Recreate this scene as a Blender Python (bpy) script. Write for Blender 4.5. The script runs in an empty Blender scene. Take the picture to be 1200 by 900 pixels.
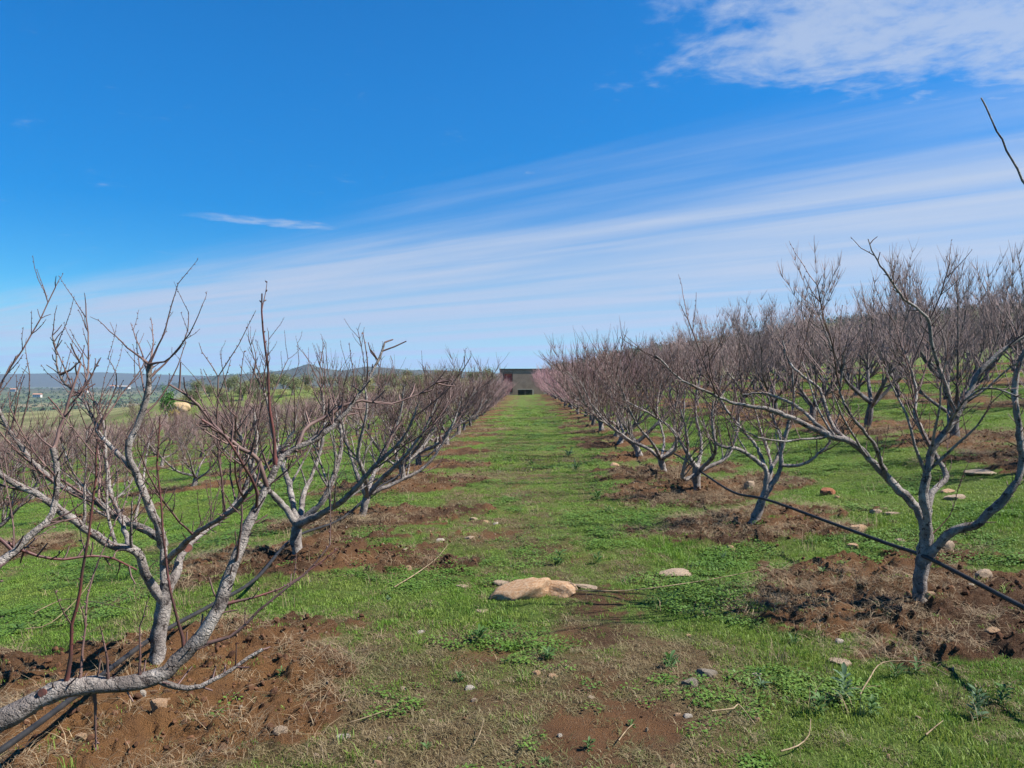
import bpy, bmesh, math, random
import numpy as np
from mathutils import Vector, Matrix

# ------------------------------------------------------------------ camera, sky, sun
SC = bpy.context.scene
COL = SC.collection
F, CX, CY, EYE = 903.0, 600.0, 450.0, 1.6          # photograph: focal length and centre in its pixels

cam_d = bpy.data.cameras.new('camera')
cam_d.sensor_width = 36.0
cam_d.lens = 36.0 * F / 1200.0
cam_d.clip_start = 0.05
cam_d.clip_end = 60000.0
cam = bpy.data.objects.new('camera', cam_d)
COL.objects.link(cam)
cam.location = (0, 0, EYE)
cam.rotation_euler = (math.radians(90), 0, 0)
SC.camera = cam

SUN_AZ, SUN_EL = math.radians(97), math.radians(48)  # azimuth clockwise from +Y
to_sun = Vector((math.sin(SUN_AZ) * math.cos(SUN_EL), math.cos(SUN_AZ) * math.cos(SUN_EL), math.sin(SUN_EL)))
sun_d = bpy.data.lights.new('sun', 'SUN')
sun_d.energy = 5.0
sun_d.angle = math.radians(0.53)
sun_d.color = (1.0, 0.955, 0.88)
sun = bpy.data.objects.new('sun', sun_d)
COL.objects.link(sun)
sun.location = (30, 5, 40)
sun.rotation_euler = to_sun.to_track_quat('Z', 'Y').to_euler()

SC.view_settings.view_transform = 'Standard'
SC.view_settings.look = 'None'
SC.view_settings.gamma = 1.0
SC.view_settings.exposure = 1.15
SC.view_settings.use_curve_mapping = False
SC.cycles.max_bounces = 6
SC.cycles.diffuse_bounces = 3
SC.cycles.glossy_bounces = 2
SC.cycles.transmission_bounces = 3
SC.cycles.volume_bounces = 1
SC.cycles.transparent_max_bounces = 6
SC.cycles.caustics_reflective = False
SC.cycles.caustics_refractive = False
SC.cycles.use_denoising = True


class NT:
    """small helper round a node tree"""
    def __init__(s, tree):
        s.t = tree
        s.n = tree.nodes
        s.l = tree.links

    def new(s, kind, **kw):
        n = s.n.new(kind)
        for k, v in kw.items():
            setattr(n, k, v)
        return n

    def put(s, sock, v):
        if isinstance(v, bpy.types.NodeSocket):
            s.l.new(v, sock)
        elif isinstance(v, (tuple, list)) and len(v) == 3 and sock.type == 'RGBA':
            sock.default_value = (*v, 1.0)
        else:
            sock.default_value = v

    def math(s, op, a, b=None, c=None, clamp=False):
        n = s.new('ShaderNodeMath', operation=op, use_clamp=clamp)
        for i, v in enumerate((a, b, c)):
            if v is not None:
                s.put(n.inputs[i], v)
        return n.outputs[0]

    def smooth(s, v, a, b, lo=0.0, hi=1.0):
        n = s.new('ShaderNodeMapRange', interpolation_type='SMOOTHSTEP')
        s.put(n.inputs[0], v)
        for i, q in zip((1, 2, 3, 4), (a, b, lo, hi)):
            n.inputs[i].default_value = q
        return n.outputs[0]

    def mix(s, f, a, b, mode='MIX'):
        n = s.new('ShaderNodeMix', data_type='RGBA', blend_type=mode)
        s.put(n.inputs[0], f)
        s.put(n.inputs[6], a)
        s.put(n.inputs[7], b)
        return n.outputs[2]

    def noise(s, vec, scale, detail=4.0, rough=0.55, dist=0.0, out=0):
        n = s.new('ShaderNodeTexNoise')
        if vec is not None:
            s.put(n.inputs['Vector'], vec)
        n.inputs['Scale'].default_value = scale
        n.inputs['Detail'].default_value = detail
        n.inputs['Roughness'].default_value = rough
        n.inputs['Distortion'].default_value = dist
        return n.outputs[out]

    def comb(s, x, y, z=0.0):
        n = s.new('ShaderNodeCombineXYZ')
        for i, v in enumerate((x, y, z)):
            s.put(n.inputs[i], v)
        return n.outputs[0]


def make_world():
    w = bpy.data.worlds.new('World')
    SC.world = w
    w.use_nodes = True
    t = NT(w.node_tree)
    t.n.clear()
    sky = t.new('ShaderNodeTexSky', sky_type='NISHITA')
    sky.sun_disc = False
    sky.sun_elevation = SUN_EL
    sky.sun_rotation = SUN_AZ
    sky.altitude = 300.0
    sky.air_density = 1.0
    sky.dust_density = 0.0
    sky.ozone_density = 4.0
    tc = t.new('ShaderNodeTexCoord')
    sep = t.new('ShaderNodeSeparateXYZ')
    t.l.new(tc.outputs['Generated'], sep.inputs[0])
    x, y, z = sep.outputs
    zc = t.math('MAXIMUM', z, 0.012)
    u = t.math('DIVIDE', x, zc)
    v = t.math('DIVIDE', y, zc)
    P = t.comb(u, v)
    # a high cloud deck with one straight edge, streaked along that edge
    q = t.math('ADD', t.math('MULTIPLY', u, 0.166 / 0.2677), t.math('MULTIPLY', v, 0.21 / 0.2677))
    p = t.math('SUBTRACT', t.math('MULTIPLY', u, 0.21 / 0.2677), t.math('MULTIPLY', v, 0.166 / 0.2677))
    lq = t.math('LOGARITHM', t.math('MAXIMUM', q, 0.05), math.e)
    lp = t.math('DIVIDE', p, t.math('ADD', t.math('ABSOLUTE', q), 1.0))
    ST = t.comb(lp, lq)
    st = t.new('ShaderNodeMapping')
    st.inputs['Scale'].default_value = (0.9, 6.5, 1.0)
    t.l.new(ST, st.inputs[0])
    n1 = t.noise(st.outputs[0], 1.0, 5.0, 0.55, 0.5)
    st2 = t.new('ShaderNodeMapping')
    st2.inputs['Scale'].default_value = (3.0, 22.0, 1.0)
    t.l.new(ST, st2.inputs[0])
    n2 = t.noise(st2.outputs[0], 1.0, 4.0, 0.6, 0.3)
    qq = t.math('ADD', lq, t.math('MULTIPLY', t.math('SUBTRACT', n1, 0.5), 0.38))
    qq = t.math('ADD', qq, t.math('MULTIPLY', t.math('SUBTRACT', n2, 0.5), 0.12))
    edge = t.smooth(qq, 0.98, 1.62)
    body = t.smooth(n1, 0.30, 0.64, 0.55, 0.98)
    body = t.math('ADD', body, t.math('MULTIPLY', t.math('SUBTRACT', n2, 0.5), 0.2), clamp=True)
    deck = t.math('MULTIPLY', edge, body)
    # broken high cloud above right
    un = t.noise(P, 2.2, 7.0, 0.62, 0.6)
    fine = t.noise(P, 9.0, 5.0, 0.6, 0.3)
    du = t.smooth(u, 0.08, 0.8)
    dv = t.math('SUBTRACT', 1.0, t.math('ABSOLUTE', t.math('DIVIDE', t.math('SUBTRACT', v, t.math('ADD', 2.0, t.math('MULTIPLY', u, 0.12))), 0.72)))
    puffs = t.math('MULTIPLY', du, t.smooth(dv, 0.0, 0.7))
    puffs = t.math('SUBTRACT', t.math('ADD', puffs, t.math('ADD', t.math('MULTIPLY', un, 2.6), t.math('MULTIPLY', fine, 1.3))), 2.2)
    puffs = t.smooth(puffs, 0.05, 1.05, 0.0, 0.78)
    puffs = t.math('MULTIPLY', puffs, t.smooth(y, 0.0, 0.2))
    # a thin wisp
    a = t.math('ADD', t.math('MULTIPLY', t.math('ADD', u, 1.5), 0.894), t.math('MULTIPLY', t.math('SUBTRACT', v, 4.76), 0.447))
    b = t.math('SUBTRACT', t.math('MULTIPLY', t.math('SUBTRACT', v, 4.76), 0.894), t.math('MULTIPLY', t.math('ADD', u, 1.5), 0.447))
    b = t.math('ADD', b, t.math('MULTIPLY', t.math('SUBTRACT', un, 0.5), 0.5))
    wd = t.math('ADD', t.math('POWER', t.math('DIVIDE', a, 0.55), 2.0), t.math('POWER', t.math('DIVIDE', b, 0.16), 2.0))
    wisp = t.math('MULTIPLY', t.smooth(wd, 1.0, 0.0), t.smooth(fine, 0.3, 0.7, 0.15, 0.6))
    cl = t.math('MAXIMUM', t.math('MAXIMUM', deck, puffs), wisp)
    cl = t.math('MULTIPLY', cl, t.smooth(z, -0.01, 0.03))
    # clear sky, a little more saturated as the camera saw it
    hs = t.new('ShaderNodeHueSaturation')
    hs.inputs['Saturation'].default_value = 1.55
    t.l.new(sky.outputs[0], hs.inputs['Color'])
    base = t.mix(1.0, hs.outputs[0], (0.46, 0.91, 0.98), 'MULTIPLY')
    low = t.smooth(z, 0.08, 0.42, 0.78, 1.0)
    base = t.mix(1.0, base, t.comb(low, low, low), 'MULTIPLY')
    c = t.mix(cl, base, (2.95, 3.5, 4.5))
    bg = t.new('ShaderNodeBackground')
    bg.inputs[1].default_value = 0.077
    t.l.new(c, bg.inputs[0])
    out = t.new('ShaderNodeOutputWorld')
    t.l.new(bg.outputs[0], out.inputs[0])


make_world()

# ------------------------------------------------------------------ helpers
rng = np.random.default_rng(7)


def hash2(ix, iy, seed):
    h = (ix.astype(np.int64) * 374761393 + iy.astype(np.int64) * 668265263 + seed * 974711) & 0xffffffff
    h = ((h ^ (h >> 13)) * 1274126177) & 0xffffffff
    h = ((h ^ (h >> 15)) * 2246822519) & 0xffffffff
    return (h ^ (h >> 16)) / 4294967295.0


def vnoise(x, y, seed=0):
    x = np.asarray(x, float); y = np.asarray(y, float)
    ix = np.floor(x); iy = np.floor(y)
    fx = x - ix; fy = y - iy
    fx = fx * fx * (3 - 2 * fx); fy = fy * fy * (3 - 2 * fy)
    a = hash2(ix, iy, seed); b = hash2(ix + 1, iy, seed)
    c = hash2(ix, iy + 1, seed); d = hash2(ix + 1, iy + 1, seed)
    return (a + (b - a) * fx) * (1 - fy) + (c + (d - c) * fx) * fy


def fbm(x, y, seed=0, octv=4, gain=0.5):
    s, a, n = 0.0, 1.0, 0.0
    for o in range(octv):
        s = s + a * vnoise(x * 2 ** o + o * 17.3, y * 2 ** o - o * 9.1, seed + o)
        n += a
        a *= gain
    return s / n


def sstep(a, b, v):
    t = np.clip((np.asarray(v, float) - a) / (b - a), 0, 1)
    return t * t * (3 - 2 * t)


LEAN = 0.018          # the tree rows run a little to the right of the view axis


def base_height(x, y):
    x = np.asarray(x, float); y = np.asarray(y, float)
    r = x - LEAN * np.clip(y, -20, 120)
    flat = 1 - 0.72 * sstep(65, 120, y)
    right = np.where(r > 2, 0.06 + 0.10 * (np.minimum(r, 60) - 2), 0.03 * r)
    left = np.where(r < -2, (-0.06 + 0.115 * (np.maximum(r, -45) + 2)) * np.where(r < -2, flat, 1), 0.03 * r)
    left = left - 0.22 * np.clip(-r - 45, 0, 60) * flat
    h = np.where(r >= 0, right, left)
    h = h + 0.42 * sstep(12, 84, y)
    h = h + 1.6 * sstep(84, 128, y) * sstep(-64, -46, r) * (1 - sstep(-8, 0, r)) * (1 - sstep(150, 185, y))
    # hillside beyond the orchard on the right
    R = np.interp(x, [0, 10, 18, 40, 71, 115, 150, 200, 266, 400, 900], [0, 1.5, 5.5, 9, 11.5, 18, 25, 29, 36, 46, 55])
    h = h + R * sstep(95, 400, y) * (1 - 0.5 * sstep(600, 2500, y))
    # the valley to the left and behind
    V = np.maximum(-r - 95, np.minimum(y - 185, (-r + 12) * 4.0))
    v = np.maximum(sstep(0, 420, V), sstep(650, 2200, np.hypot(x, y)))
    h = h * (1 - v) + (-58.0) * v
    # far hills and the blue range behind them
    dist = np.hypot(x, y)
    px = CX + F * x / np.maximum(y, 1.0)
    px = np.where(y > 1, px, np.where(x > 0, 3000, -3000))
    yt = np.interp(px, [-3000, 150, 205, 225, 250, 300, 340, 362, 376, 400, 430, 480, 520, 585, 650, 900, 3000],
                   [456, 455, 450, 446, 441, 438, 434, 427, 432, 435, 430, 434, 434, 438, 444, 447, 447])
    top = (EYE + (CY - yt) / F * 4600.0) + 58.0
    bump = sstep(2600, 4600, dist) * (1 - sstep(5200, 7500, dist))
    rough = 1 + 0.05 * (fbm(x / 300, y / 300, 3, 4) - 0.5) * sstep(900, 3000, dist)
    h = h + np.maximum(top, 0) * bump * rough * sstep(1, 50, y)
    yr = np.interp(px, [-3000, -200, 0, 120, 240, 400, 700, 3000], [448, 443, 440, 438, 441, 440, 436, 436])
    top2 = EYE + (CY - yr) / F * 10500.0 + 58.0
    h = h + top2 * sstep(8400, 10500, dist) * sstep(1, 50, y) * (0.94 + 0.12 * fbm(x / 900, y / 900, 8, 3))
    h = h + 2.5 * (fbm(x / 160, y / 160, 5, 3) - 0.5) * sstep(200, 700, dist)
    h = h + 0.10 * (fbm(x / 2.3, y / 2.3, 11, 3) - 0.5) * (1 - sstep(60, 200, dist))
    return h


PATCHES = []          # tilled soil round the trees: x, y, rx, ry, lift
BARE = []             # bare spots on the track: x, y, r, strength


def soil_at(x, y, bare=True):
    s = np.zeros_like(x)
    for cx, cy, rx, ry, lift in PATCHES:
        m = (np.abs(x - cx) < rx * 1.7) & (np.abs(y - cy) < ry * 1.7)
        if not m.any():
            continue
        xs, ys = x[m], y[m]
        e = 0.84 * np.hypot((xs - cx) / rx, (ys - cy) / ry)
        e = e + 0.85 * (fbm(xs * 1.9, ys * 1.9, 21, 3) - 0.5) + 0.5 * (fbm(xs * 9, ys * 9, 22, 2) - 0.5)
        s[m] = np.maximum(s[m], 1 - sstep(0.66, 1.02, e))
    for cx, cy, r, k in (BARE if bare else []):
        m = (np.abs(x - cx) < r * 1.5) & (np.abs(y - cy) < r * 2.2)
        if not m.any():
            continue
        xs, ys = x[m], y[m]
        e = np.hypot((xs - cx) / r, (ys - cy) / (r * 1.3))
        e = e + 0.9 * (fbm(xs * 4, ys * 4, 31, 3) - 0.5) + 0.5 * (vnoise(xs * 17, ys * 17, 32) - 0.5)
        s[m] = np.maximum(s[m], 0.85 * k * (1 - sstep(0.1, 1.2, e)))
    return s


def dry_at(x, y):
    d = 1.0 * np.exp(-(((x - 0.2) / 1.35) ** 2 + ((y - 3.5) / 2.0) ** 2))
    d = np.maximum(d, 0.55 * np.exp(-((x + 1.1) / 0.7) ** 2) * (1 - sstep(5, 9, y)))
    d = np.maximum(d, 0.22 * np.exp(-((x - LEAN * y - 0.15) / 0.45) ** 2) * sstep(5, 8, y))
    rr = x - LEAN * y
    d = np.maximum(d, 0.34 * sstep(-1.6, -1.0, rr) * (1 - sstep(0.3, 0.9, rr)) * (1 - sstep(16, 30, y)))
    d = np.maximum(d, 0.32 * np.exp(-((rr + 0.75) / 0.28) ** 2)); d = np.maximum(d, 0.28 * np.exp(-((rr - 0.95) / 0.28) ** 2))
    d = d + 1.0 * (fbm(x * 0.9, y * 0.9, 41, 3) - 0.5) + 0.45 * (vnoise(x * 5, y * 5, 42) - 0.5)
    d = np.maximum(d, 0.5 * np.exp(-((np.abs(x - LEAN * y) - 2.2) / 1.0) ** 2) * (0.4 + 0.6 * vnoise(x * 1.7, y * 1.7, 46)))
    d = d + 0.35 * sstep(18, 45, y) * fbm(x * 0.35, y * 0.2, 44, 2)
    d = d + 0.05 * sstep(5, 8, y) * (1 - sstep(30, 50, y))
    return np.clip(d, 0, 1)


def relief(x, y, soil):
    """small relief of the near ground: tilled rings, clods, tussocks"""
    dist = np.hypot(x, y)
    near = 1 - sstep(14, 40, dist)
    h = soil * (0.03 * near + 0.015) + soil * near * (0.21 * (fbm(x * 6.5, y * 6.5, 51, 4, 0.7) - 0.5))
    h = h + (1 - soil) * near * 0.035 * (fbm(x * 6, y * 6, 52, 3) - 0.5)
    return h


def ground_z(x, y):
    xa, ya = np.atleast_1d(np.asarray(x, float)), np.atleast_1d(np.asarray(y, float))
    z = base_height(xa, ya) + relief(xa, ya, soil_at(xa, ya, False))
    return z if np.ndim(x) else float(z[0])


def hit(px, py):
    """where the ray through a pixel of the photograph meets the ground"""
    ax, az = (px - CX) / F, -(py - CY) / F
    ds = np.geomspace(1.0, 9000, 6000)
    g = EYE + az * ds - base_height(ax * ds, ds)
    i = int(np.argmax(g < 0)) if (g < 0).any() else len(ds) - 1
    d = ds[i]
    if i > 0:
        a, b = ds[i - 1], ds[i]
        for _ in range(20):
            m = (a + b) / 2
            if EYE + az * m - float(base_height(np.array([ax * m]), np.array([m]))[0]) < 0:
                b = m
            else:
                a = m
        d = b
    return ax * d, d


def at(px, py, d):
    return np.array(((px - CX) / F * d, d, EYE - (py - CY) / F * d))


class MB:
    """collects rings, quads and triangles and links them as ONE mesh object"""
    def __init__(s):
        s.v, s.f, s.m, s.n = [], [], [], 0

    def add(s, verts, faces, mat=0):
        verts = np.asarray(verts, float).reshape(-1, 3)
        for fc in faces:
            fc = np.asarray(fc, int)
            s.f.append(fc + s.n)
            s.m.append((mat, len(fc)))
        s.v.append(verts)
        s.n += len(verts)

    def tube(s, P, R, sides=5, mat=0, cap=False, rough=0.0):
        P = np.asarray(P, float); R = np.asarray(R, float)
        n = len(P)
        T = np.gradient(P, axis=0)
        T /= np.linalg.norm(T, axis=1)[:, None] + 1e-9
        ref = np.eye(3)[int(np.argmin(np.abs(T.mean(0))))]
        U = np.cross(T, ref); U /= np.linalg.norm(U, axis=1)[:, None] + 1e-9
        W = np.cross(T, U)
        a = np.linspace(0, 2 * math.pi, sides, endpoint=False)
        V = P[:, None, :] + R[:, None, None] * (np.cos(a)[None, :, None] * U[:, None, :] + np.sin(a)[None, :, None] * W[:, None, :])
        if rough:
            q = np.random.default_rng(n * 31 + sides).normal(0, 1, (n, sides))
            q = (q + np.roll(q, 1, 1) * .6 + np.roll(q, 1, 0) * .6) / 1.6
            V = P[:, None, :] + (V - P[:, None, :]) * (1 + rough * q)[:, :, None]
        i = np.arange(n - 1)[:, None] * sides
        j = np.arange(sides)[None, :]
        k = (j + 1) % sides
        Q = np.stack([i + j, i + k, i + sides + k, i + sides + j], -1).reshape(-1, 4)
        faces = [Q]
        if cap:
            faces.append(np.array([list(range((n - 1) * sides, n * sides))]))
            faces.append(np.array([list(range(sides - 1, -1, -1))]))
        s.add(V.reshape(-1, 3), faces, mat)

    def mesh(s, name, mats, smooth=True):
        me = bpy.data.meshes.new(name)
        V = np.concatenate(s.v) if s.v else np.zeros((0, 3))
        loops = np.concatenate([f.ravel() for f in s.f]) if s.f else np.zeros(0, int)
        tot = np.concatenate([np.full(len(f), f.shape[1]) for f in s.f]) if s.f else np.zeros(0, int)
        mi = np.concatenate([np.full(len(f), m[0]) for f, m in zip(s.f, s.m)]) if s.f else np.zeros(0, int)
        me.vertices.add(len(V)); me.vertices.foreach_set('co', V.ravel())
        me.loops.add(len(loops)); me.loops.foreach_set('vertex_index', loops.astype(np.int32))
        me.polygons.add(len(tot))
        st = np.concatenate([[0], np.cumsum(tot)[:-1]]) if len(tot) else tot
        me.polygons.foreach_set('loop_start', st.astype(np.int32))
        me.polygons.foreach_set('material_index', mi.astype(np.int32))
        me.update(calc_edges=True)
        me.polygons.foreach_set('use_smooth', np.full(len(tot), smooth))
        for m in mats:
            me.materials.append(m)
        me.validate()
        return me

    def build(s, name, mats, parent=None, smooth=True):
        return link(name, s.mesh(name, mats if isinstance(mats, (list, tuple)) else [mats], smooth), parent)


def link(name, data, parent=None):
    o = bpy.data.objects.new(name, data)
    COL.objects.link(o)
    o.parent = parent
    return o


def tag(o, label=None, cat=None, group=None, kind=None):
    if label: o['label'] = label
    if cat: o['category'] = cat
    if group: o['group'] = group
    if kind: o['kind'] = kind
    return o


def empty(name, loc, rz=0.0):
    o = link(name, None)
    o.location = loc
    o.rotation_euler = (0, 0, rz)
    return o


# ------------------------------------------------------------------ materials
def material(name):
    m = bpy.data.materials.new(name)
    m.use_nodes = True
    t = NT(m.node_tree)
    t.n.clear()
    out = t.new('ShaderNodeOutputMaterial')
    bs = t.new('ShaderNodeBsdfPrincipled')
    t.l.new(bs.outputs[0], out.inputs[0])
    bs.inputs['Specular IOR Level'].default_value = 0.3
    return m, t, bs


def bump(t, bs, h, strength, dist):
    b = t.new('ShaderNodeBump')
    b.inputs['Strength'].default_value = strength
    b.inputs['Distance'].default_value = dist
    t.put(b.inputs['Height'], h)
    t.l.new(b.outputs[0], bs.inputs['Normal'])


def mat_ground():
    m, t, bs = material('ground')
    geo = t.new('ShaderNodeNewGeometry')
    pos = geo.outputs['Position']
    att = {}
    for k in ('soil', 'dry', 'far', 'ochre'):
        n = t.new('ShaderNodeAttribute', attribute_name=k)
        att[k] = n.outputs['Fac']
    nb = t.noise(pos, 0.8, 4)
    nm = t.noise(pos, 7.0, 5, 0.6)
    nf = t.noise(pos, 55.0, 4, 0.65)
    green = t.mix(nm, (0.07, 0.10, 0.023), (0.135, 0.185, 0.042))
    green = t.mix(t.smooth(nb, 0.4, 0.7), green, (0.125, 0.18, 0.038))
    nz = t.noise(pos, 210.0, 3, 0.7)
    straw = t.mix(t.smooth(nz, 0.35, 0.65), (0.085, 0.05, 0.026), (0.20, 0.14, 0.075))
    dsel = t.smooth(t.math('ADD', att['dry'], t.math('MULTIPLY', t.math('SUBTRACT', nf, 0.5), 1.0)), 0.25, 0.75)
    c = t.mix(dsel, green, straw)
    red = t.mix(nm, (0.035, 0.019, 0.013), (0.118, 0.064, 0.036))
    red = t.mix(t.smooth(nb, 0.38, 0.62, 0.0, 0.75), red, (0.20, 0.10, 0.045))
    red = t.mix(t.smooth(nf, 0.50, 0.70, 0.0, 0.6), red, (0.19, 0.13, 0.08))
    red = t.mix(t.smooth(nz, 0.45, 0.3, 0.0, 0.8), red, (0.035, 0.018, 0.011))
    red = t.mix(t.math('MULTIPLY', att['ochre'], t.smooth(nm, 0.3, 0.6, 0.3, 1.0)), red, (0.21, 0.105, 0.042))
    ssel = t.smooth(t.math('ADD', att['soil'], t.math('MULTIPLY', t.math('SUBTRACT', nf, 0.5), 0.7)), 0.3, 0.65)
    c = t.mix(ssel, c, red)
    # fields, scrub and hillsides far off
    vo = t.new('ShaderNodeTexVoronoi', feature='F1')
    mp = t.new('ShaderNodeMapping')
    mp.inputs['Scale'].default_value = (0.0048, 0.0022, 0.0)
    mp.inputs['Rotation'].default_value = (0, 0, 0.3)
    t.l.new(pos, mp.inputs[0])
    t.l.new(mp.outputs[0], vo.inputs['Vector'])
    vo.inputs['Scale'].default_value = 1.0
    sp = t.new('ShaderNodeSeparateColor')
    t.l.new(vo.outputs['Color'], sp.inputs[0])
    f1 = t.mix(t.smooth(sp.outputs[0], 0.35, 0.5), (0.055, 0.085, 0.03), (0.19, 0.15, 0.085))
    f1 = t.mix(t.smooth(sp.outputs[1], 0.55, 0.65), f1, (0.045, 0.062, 0.03))
    f1 = t.mix(t.smooth(sp.outputs[2], 0.72, 0.8), f1, (0.08, 0.14, 0.04))
    nh = t.noise(pos, 0.02, 6, 0.65)
    nh2 = t.noise(pos, 0.15, 5, 0.7)
    scrub = t.mix(t.smooth(nh2, 0.35, 0.65), (0.07, 0.08, 0.035), (0.20, 0.19, 0.095))
    f1 = t.mix(t.smooth(nh, 0.42, 0.62), f1, scrub)
    spz = t.new('ShaderNodeSeparateXYZ')
    t.l.new(pos, spz.inputs[0])
    hill = t.smooth(spz.outputs[2], -45.0, -20.0)
    f1 = t.mix(hill, f1, scrub)
    f1 = t.mix(t.math('MULTIPLY', hill, t.smooth(spz.outputs[1], 900.0, 2200.0)), f1, t.mix(nh, (0.035, 0.042, 0.028), (0.085, 0.08, 0.055)))
    c = t.mix(att['far'], c, f1)
    t.l.new(c, bs.inputs['Base Color'])
    bs.inputs['Roughness'].default_value = 0.95
    bs.inputs['Specular IOR Level'].default_value = 0.1
    bump(t, bs, t.math('ADD', t.math('MULTIPLY', nf, 0.6), t.noise(pos, 160.0, 3, 0.7)), 1.0, 0.035)
    return m


def mat_bark(name, light, dark, spot, scale=1.0, white=0.5):
    m, t, bs = material(name)
    tc = t.new('ShaderNodeTexCoord')
    v = tc.outputs['Object']
    n1 = t.noise(v, 9.0 * scale, 5, 0.6)
    n2 = t.noise(v, 20.0 * scale, 6, 0.75)
    n3 = t.noise(v, 120.0 * scale, 3, 0.6)
    c = t.mix(t.smooth(n1, 0.3, 0.7), dark, light)
    c = t.mix(t.smooth(n1, 0.55, 0.68, 0.0, white * .8), c, (0.46, 0.43, 0.40))
    n0 = t.noise(v, 5.5 * scale, 5, 0.7, 0.6)
    c = t.mix(t.smooth(n0, 0.48, 0.38, 0.0, 0.6), c, spot)
    c = t.mix(t.smooth(n2, 0.46, 0.38), c, spot)
    c = t.mix(t.smooth(n3, 0.42, 0.34, 0.0, 0.45), c, spot)
    vo = t.new('ShaderNodeTexVoronoi', feature='DISTANCE_TO_EDGE')
    wv = t.new('ShaderNodeVectorMath', operation='ADD')
    t.l.new(v, wv.inputs[0])
    nw = t.noise(v, 14.0 * scale, 3, 0.6, 0, 1)
    sc_ = t.new('ShaderNodeVectorMath', operation='SCALE')
    t.l.new(nw, sc_.inputs[0]); sc_.inputs['Scale'].default_value = 0.09
    t.l.new(sc_.outputs[0], wv.inputs[1])
    t.l.new(wv.outputs[0], vo.inputs['Vector'])
    vo.inputs['Scale'].default_value = 26.0 * scale
    crack = t.smooth(vo.outputs['Distance'], 0.07, 0.0, 0.0, 0.28)
    c = t.mix(crack, c, spot)
    n2 = t.math('SUBTRACT', n2, t.math('MULTIPLY', crack, 0.5))
    t.l.new(c, bs.inputs['Base Color'])
    bs.inputs['Roughness'].default_value = 0.8
    bump(t, bs, t.math('ADD', n2, t.math('MULTIPLY', n3, 0.5)), 1.0, 0.02)
    return m


def mat_plain(name, a, b, scale=20.0, rough=0.7, trans=0.0, rnd=0.0, bumpy=0.0, spec=0.3):
    m, t, bs = material(name)
    geo = t.new('ShaderNodeNewGeometry')
    n = t.noise(geo.outputs['Position'], scale, 4, 0.6)
    c = t.mix(t.smooth(n, 0.3, 0.7), a, b)
    if rnd:
        oi = t.new('ShaderNodeObjectInfo')
        hs = t.new('ShaderNodeHueSaturation')
        t.put(hs.inputs['Value'], t.math('ADD', t.math('MULTIPLY', oi.outputs['Random'], rnd), 1 - rnd / 2))
        t.l.new(c, hs.inputs['Color'])
        c = hs.outputs[0]
    t.l.new(c, bs.inputs['Base Color'])
    bs.inputs['Roughness'].default_value = rough
    bs.inputs['Specular IOR Level'].default_value = spec
    if bumpy:
        bump(t, bs, n, bumpy, 0.02)
    if trans:
        tr = t.new('ShaderNodeBsdfTranslucent')
        t.put(tr.inputs[0], c)
        mx = t.new('ShaderNodeMixShader')
        mx.inputs[0].default_value = trans
        t.l.new(bs.outputs[0], mx.inputs[1])
        t.l.new(tr.outputs[0], mx.inputs[2])
        out = [q for q in t.n if q.type == 'OUTPUT_MATERIAL'][0]
        t.l.new(mx.outputs[0], out.inputs[0])
    return m


def mat_grass(name, a, b, c3, trans=0.35):
    """leaf colour wanders over the field and from tuft to tuft"""
    m, t, bs = material(name)
    geo = t.new('ShaderNodeNewGeometry')
    n = t.noise(geo.outputs['Position'], 0.9, 4, 0.6)
    n2 = t.noise(geo.outputs['Position'], 14.0, 3, 0.6)
    oi = t.new('ShaderNodeObjectInfo')
    c = t.mix(t.smooth(n, 0.35, 0.65), a, b)
    c = t.mix(t.smooth(t.math('ADD', t.math('MULTIPLY', n2, 0.5), t.math('MULTIPLY', oi.outputs['Random'], 0.5)), 0.45, 0.8), c, c3)
    t.l.new(c, bs.inputs['Base Color'])
    bs.inputs['Roughness'].default_value = 0.55
    bs.inputs['Specular IOR Level'].default_value = 0.25
    tr = t.new('ShaderNodeBsdfTranslucent')
    t.put(tr.inputs[0], c)
    mx = t.new('ShaderNodeMixShader')
    mx.inputs[0].default_value = trans
    t.l.new(bs.outputs[0], mx.inputs[1])
    t.l.new(tr.outputs[0], mx.inputs[2])
    out = [q for q in t.n if q.type == 'OUTPUT_MATERIAL'][0]
    t.l.new(mx.outputs[0], out.inputs[0])
    return m


def mat_rock(name, a, b, dark):
    m, t, bs = material(name)
    tc = t.new('ShaderNodeTexCoord')
    v = tc.outputs['Object']
    n1 = t.noise(v, 9.0, 5, 0.6)
    n2 = t.noise(v, 45.0, 5, 0.7)
    c = t.mix(t.smooth(n1, 0.35, 0.65), a, b)
    c = t.mix(t.smooth(n2, 0.45, 0.3), c, dark)
    t.l.new(c, bs.inputs['Base Color'])
    bs.inputs['Roughness'].default_value = 0.9
    bump(t, bs, t.math('ADD', n1, n2), 0.9, 0.012)
    return m


M = {}
M['ground'] = mat_ground()
M['bark'] = mat_bark('grey_bark', (0.345, 0.305, 0.27), (0.18, 0.15, 0.135), (0.045, 0.034, 0.03))
M['bark_far'] = mat_bark('grey_bark_far', (0.24, 0.21, 0.19), (0.12, 0.10, 0.09), (0.05, 0.04, 0.038), 0.5, 0.35)
M['bark_plum'] = mat_bark('dark_bark', (0.21, 0.185, 0.17), (0.10, 0.085, 0.08), (0.04, 0.032, 0.03), 0.6, 0.35)
M['shoot'] = mat_plain('red_shoot', (0.13, 0.042, 0.036), (0.055, 0.033, 0.03), 11, 0.5)
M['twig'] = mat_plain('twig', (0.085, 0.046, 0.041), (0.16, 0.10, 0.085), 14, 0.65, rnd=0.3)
M['twig_far'] = mat_plain('twig_mauve', (0.235, 0.145, 0.132), (0.35, 0.24, 0.22), 5, 0.7, rnd=0.3)
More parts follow.
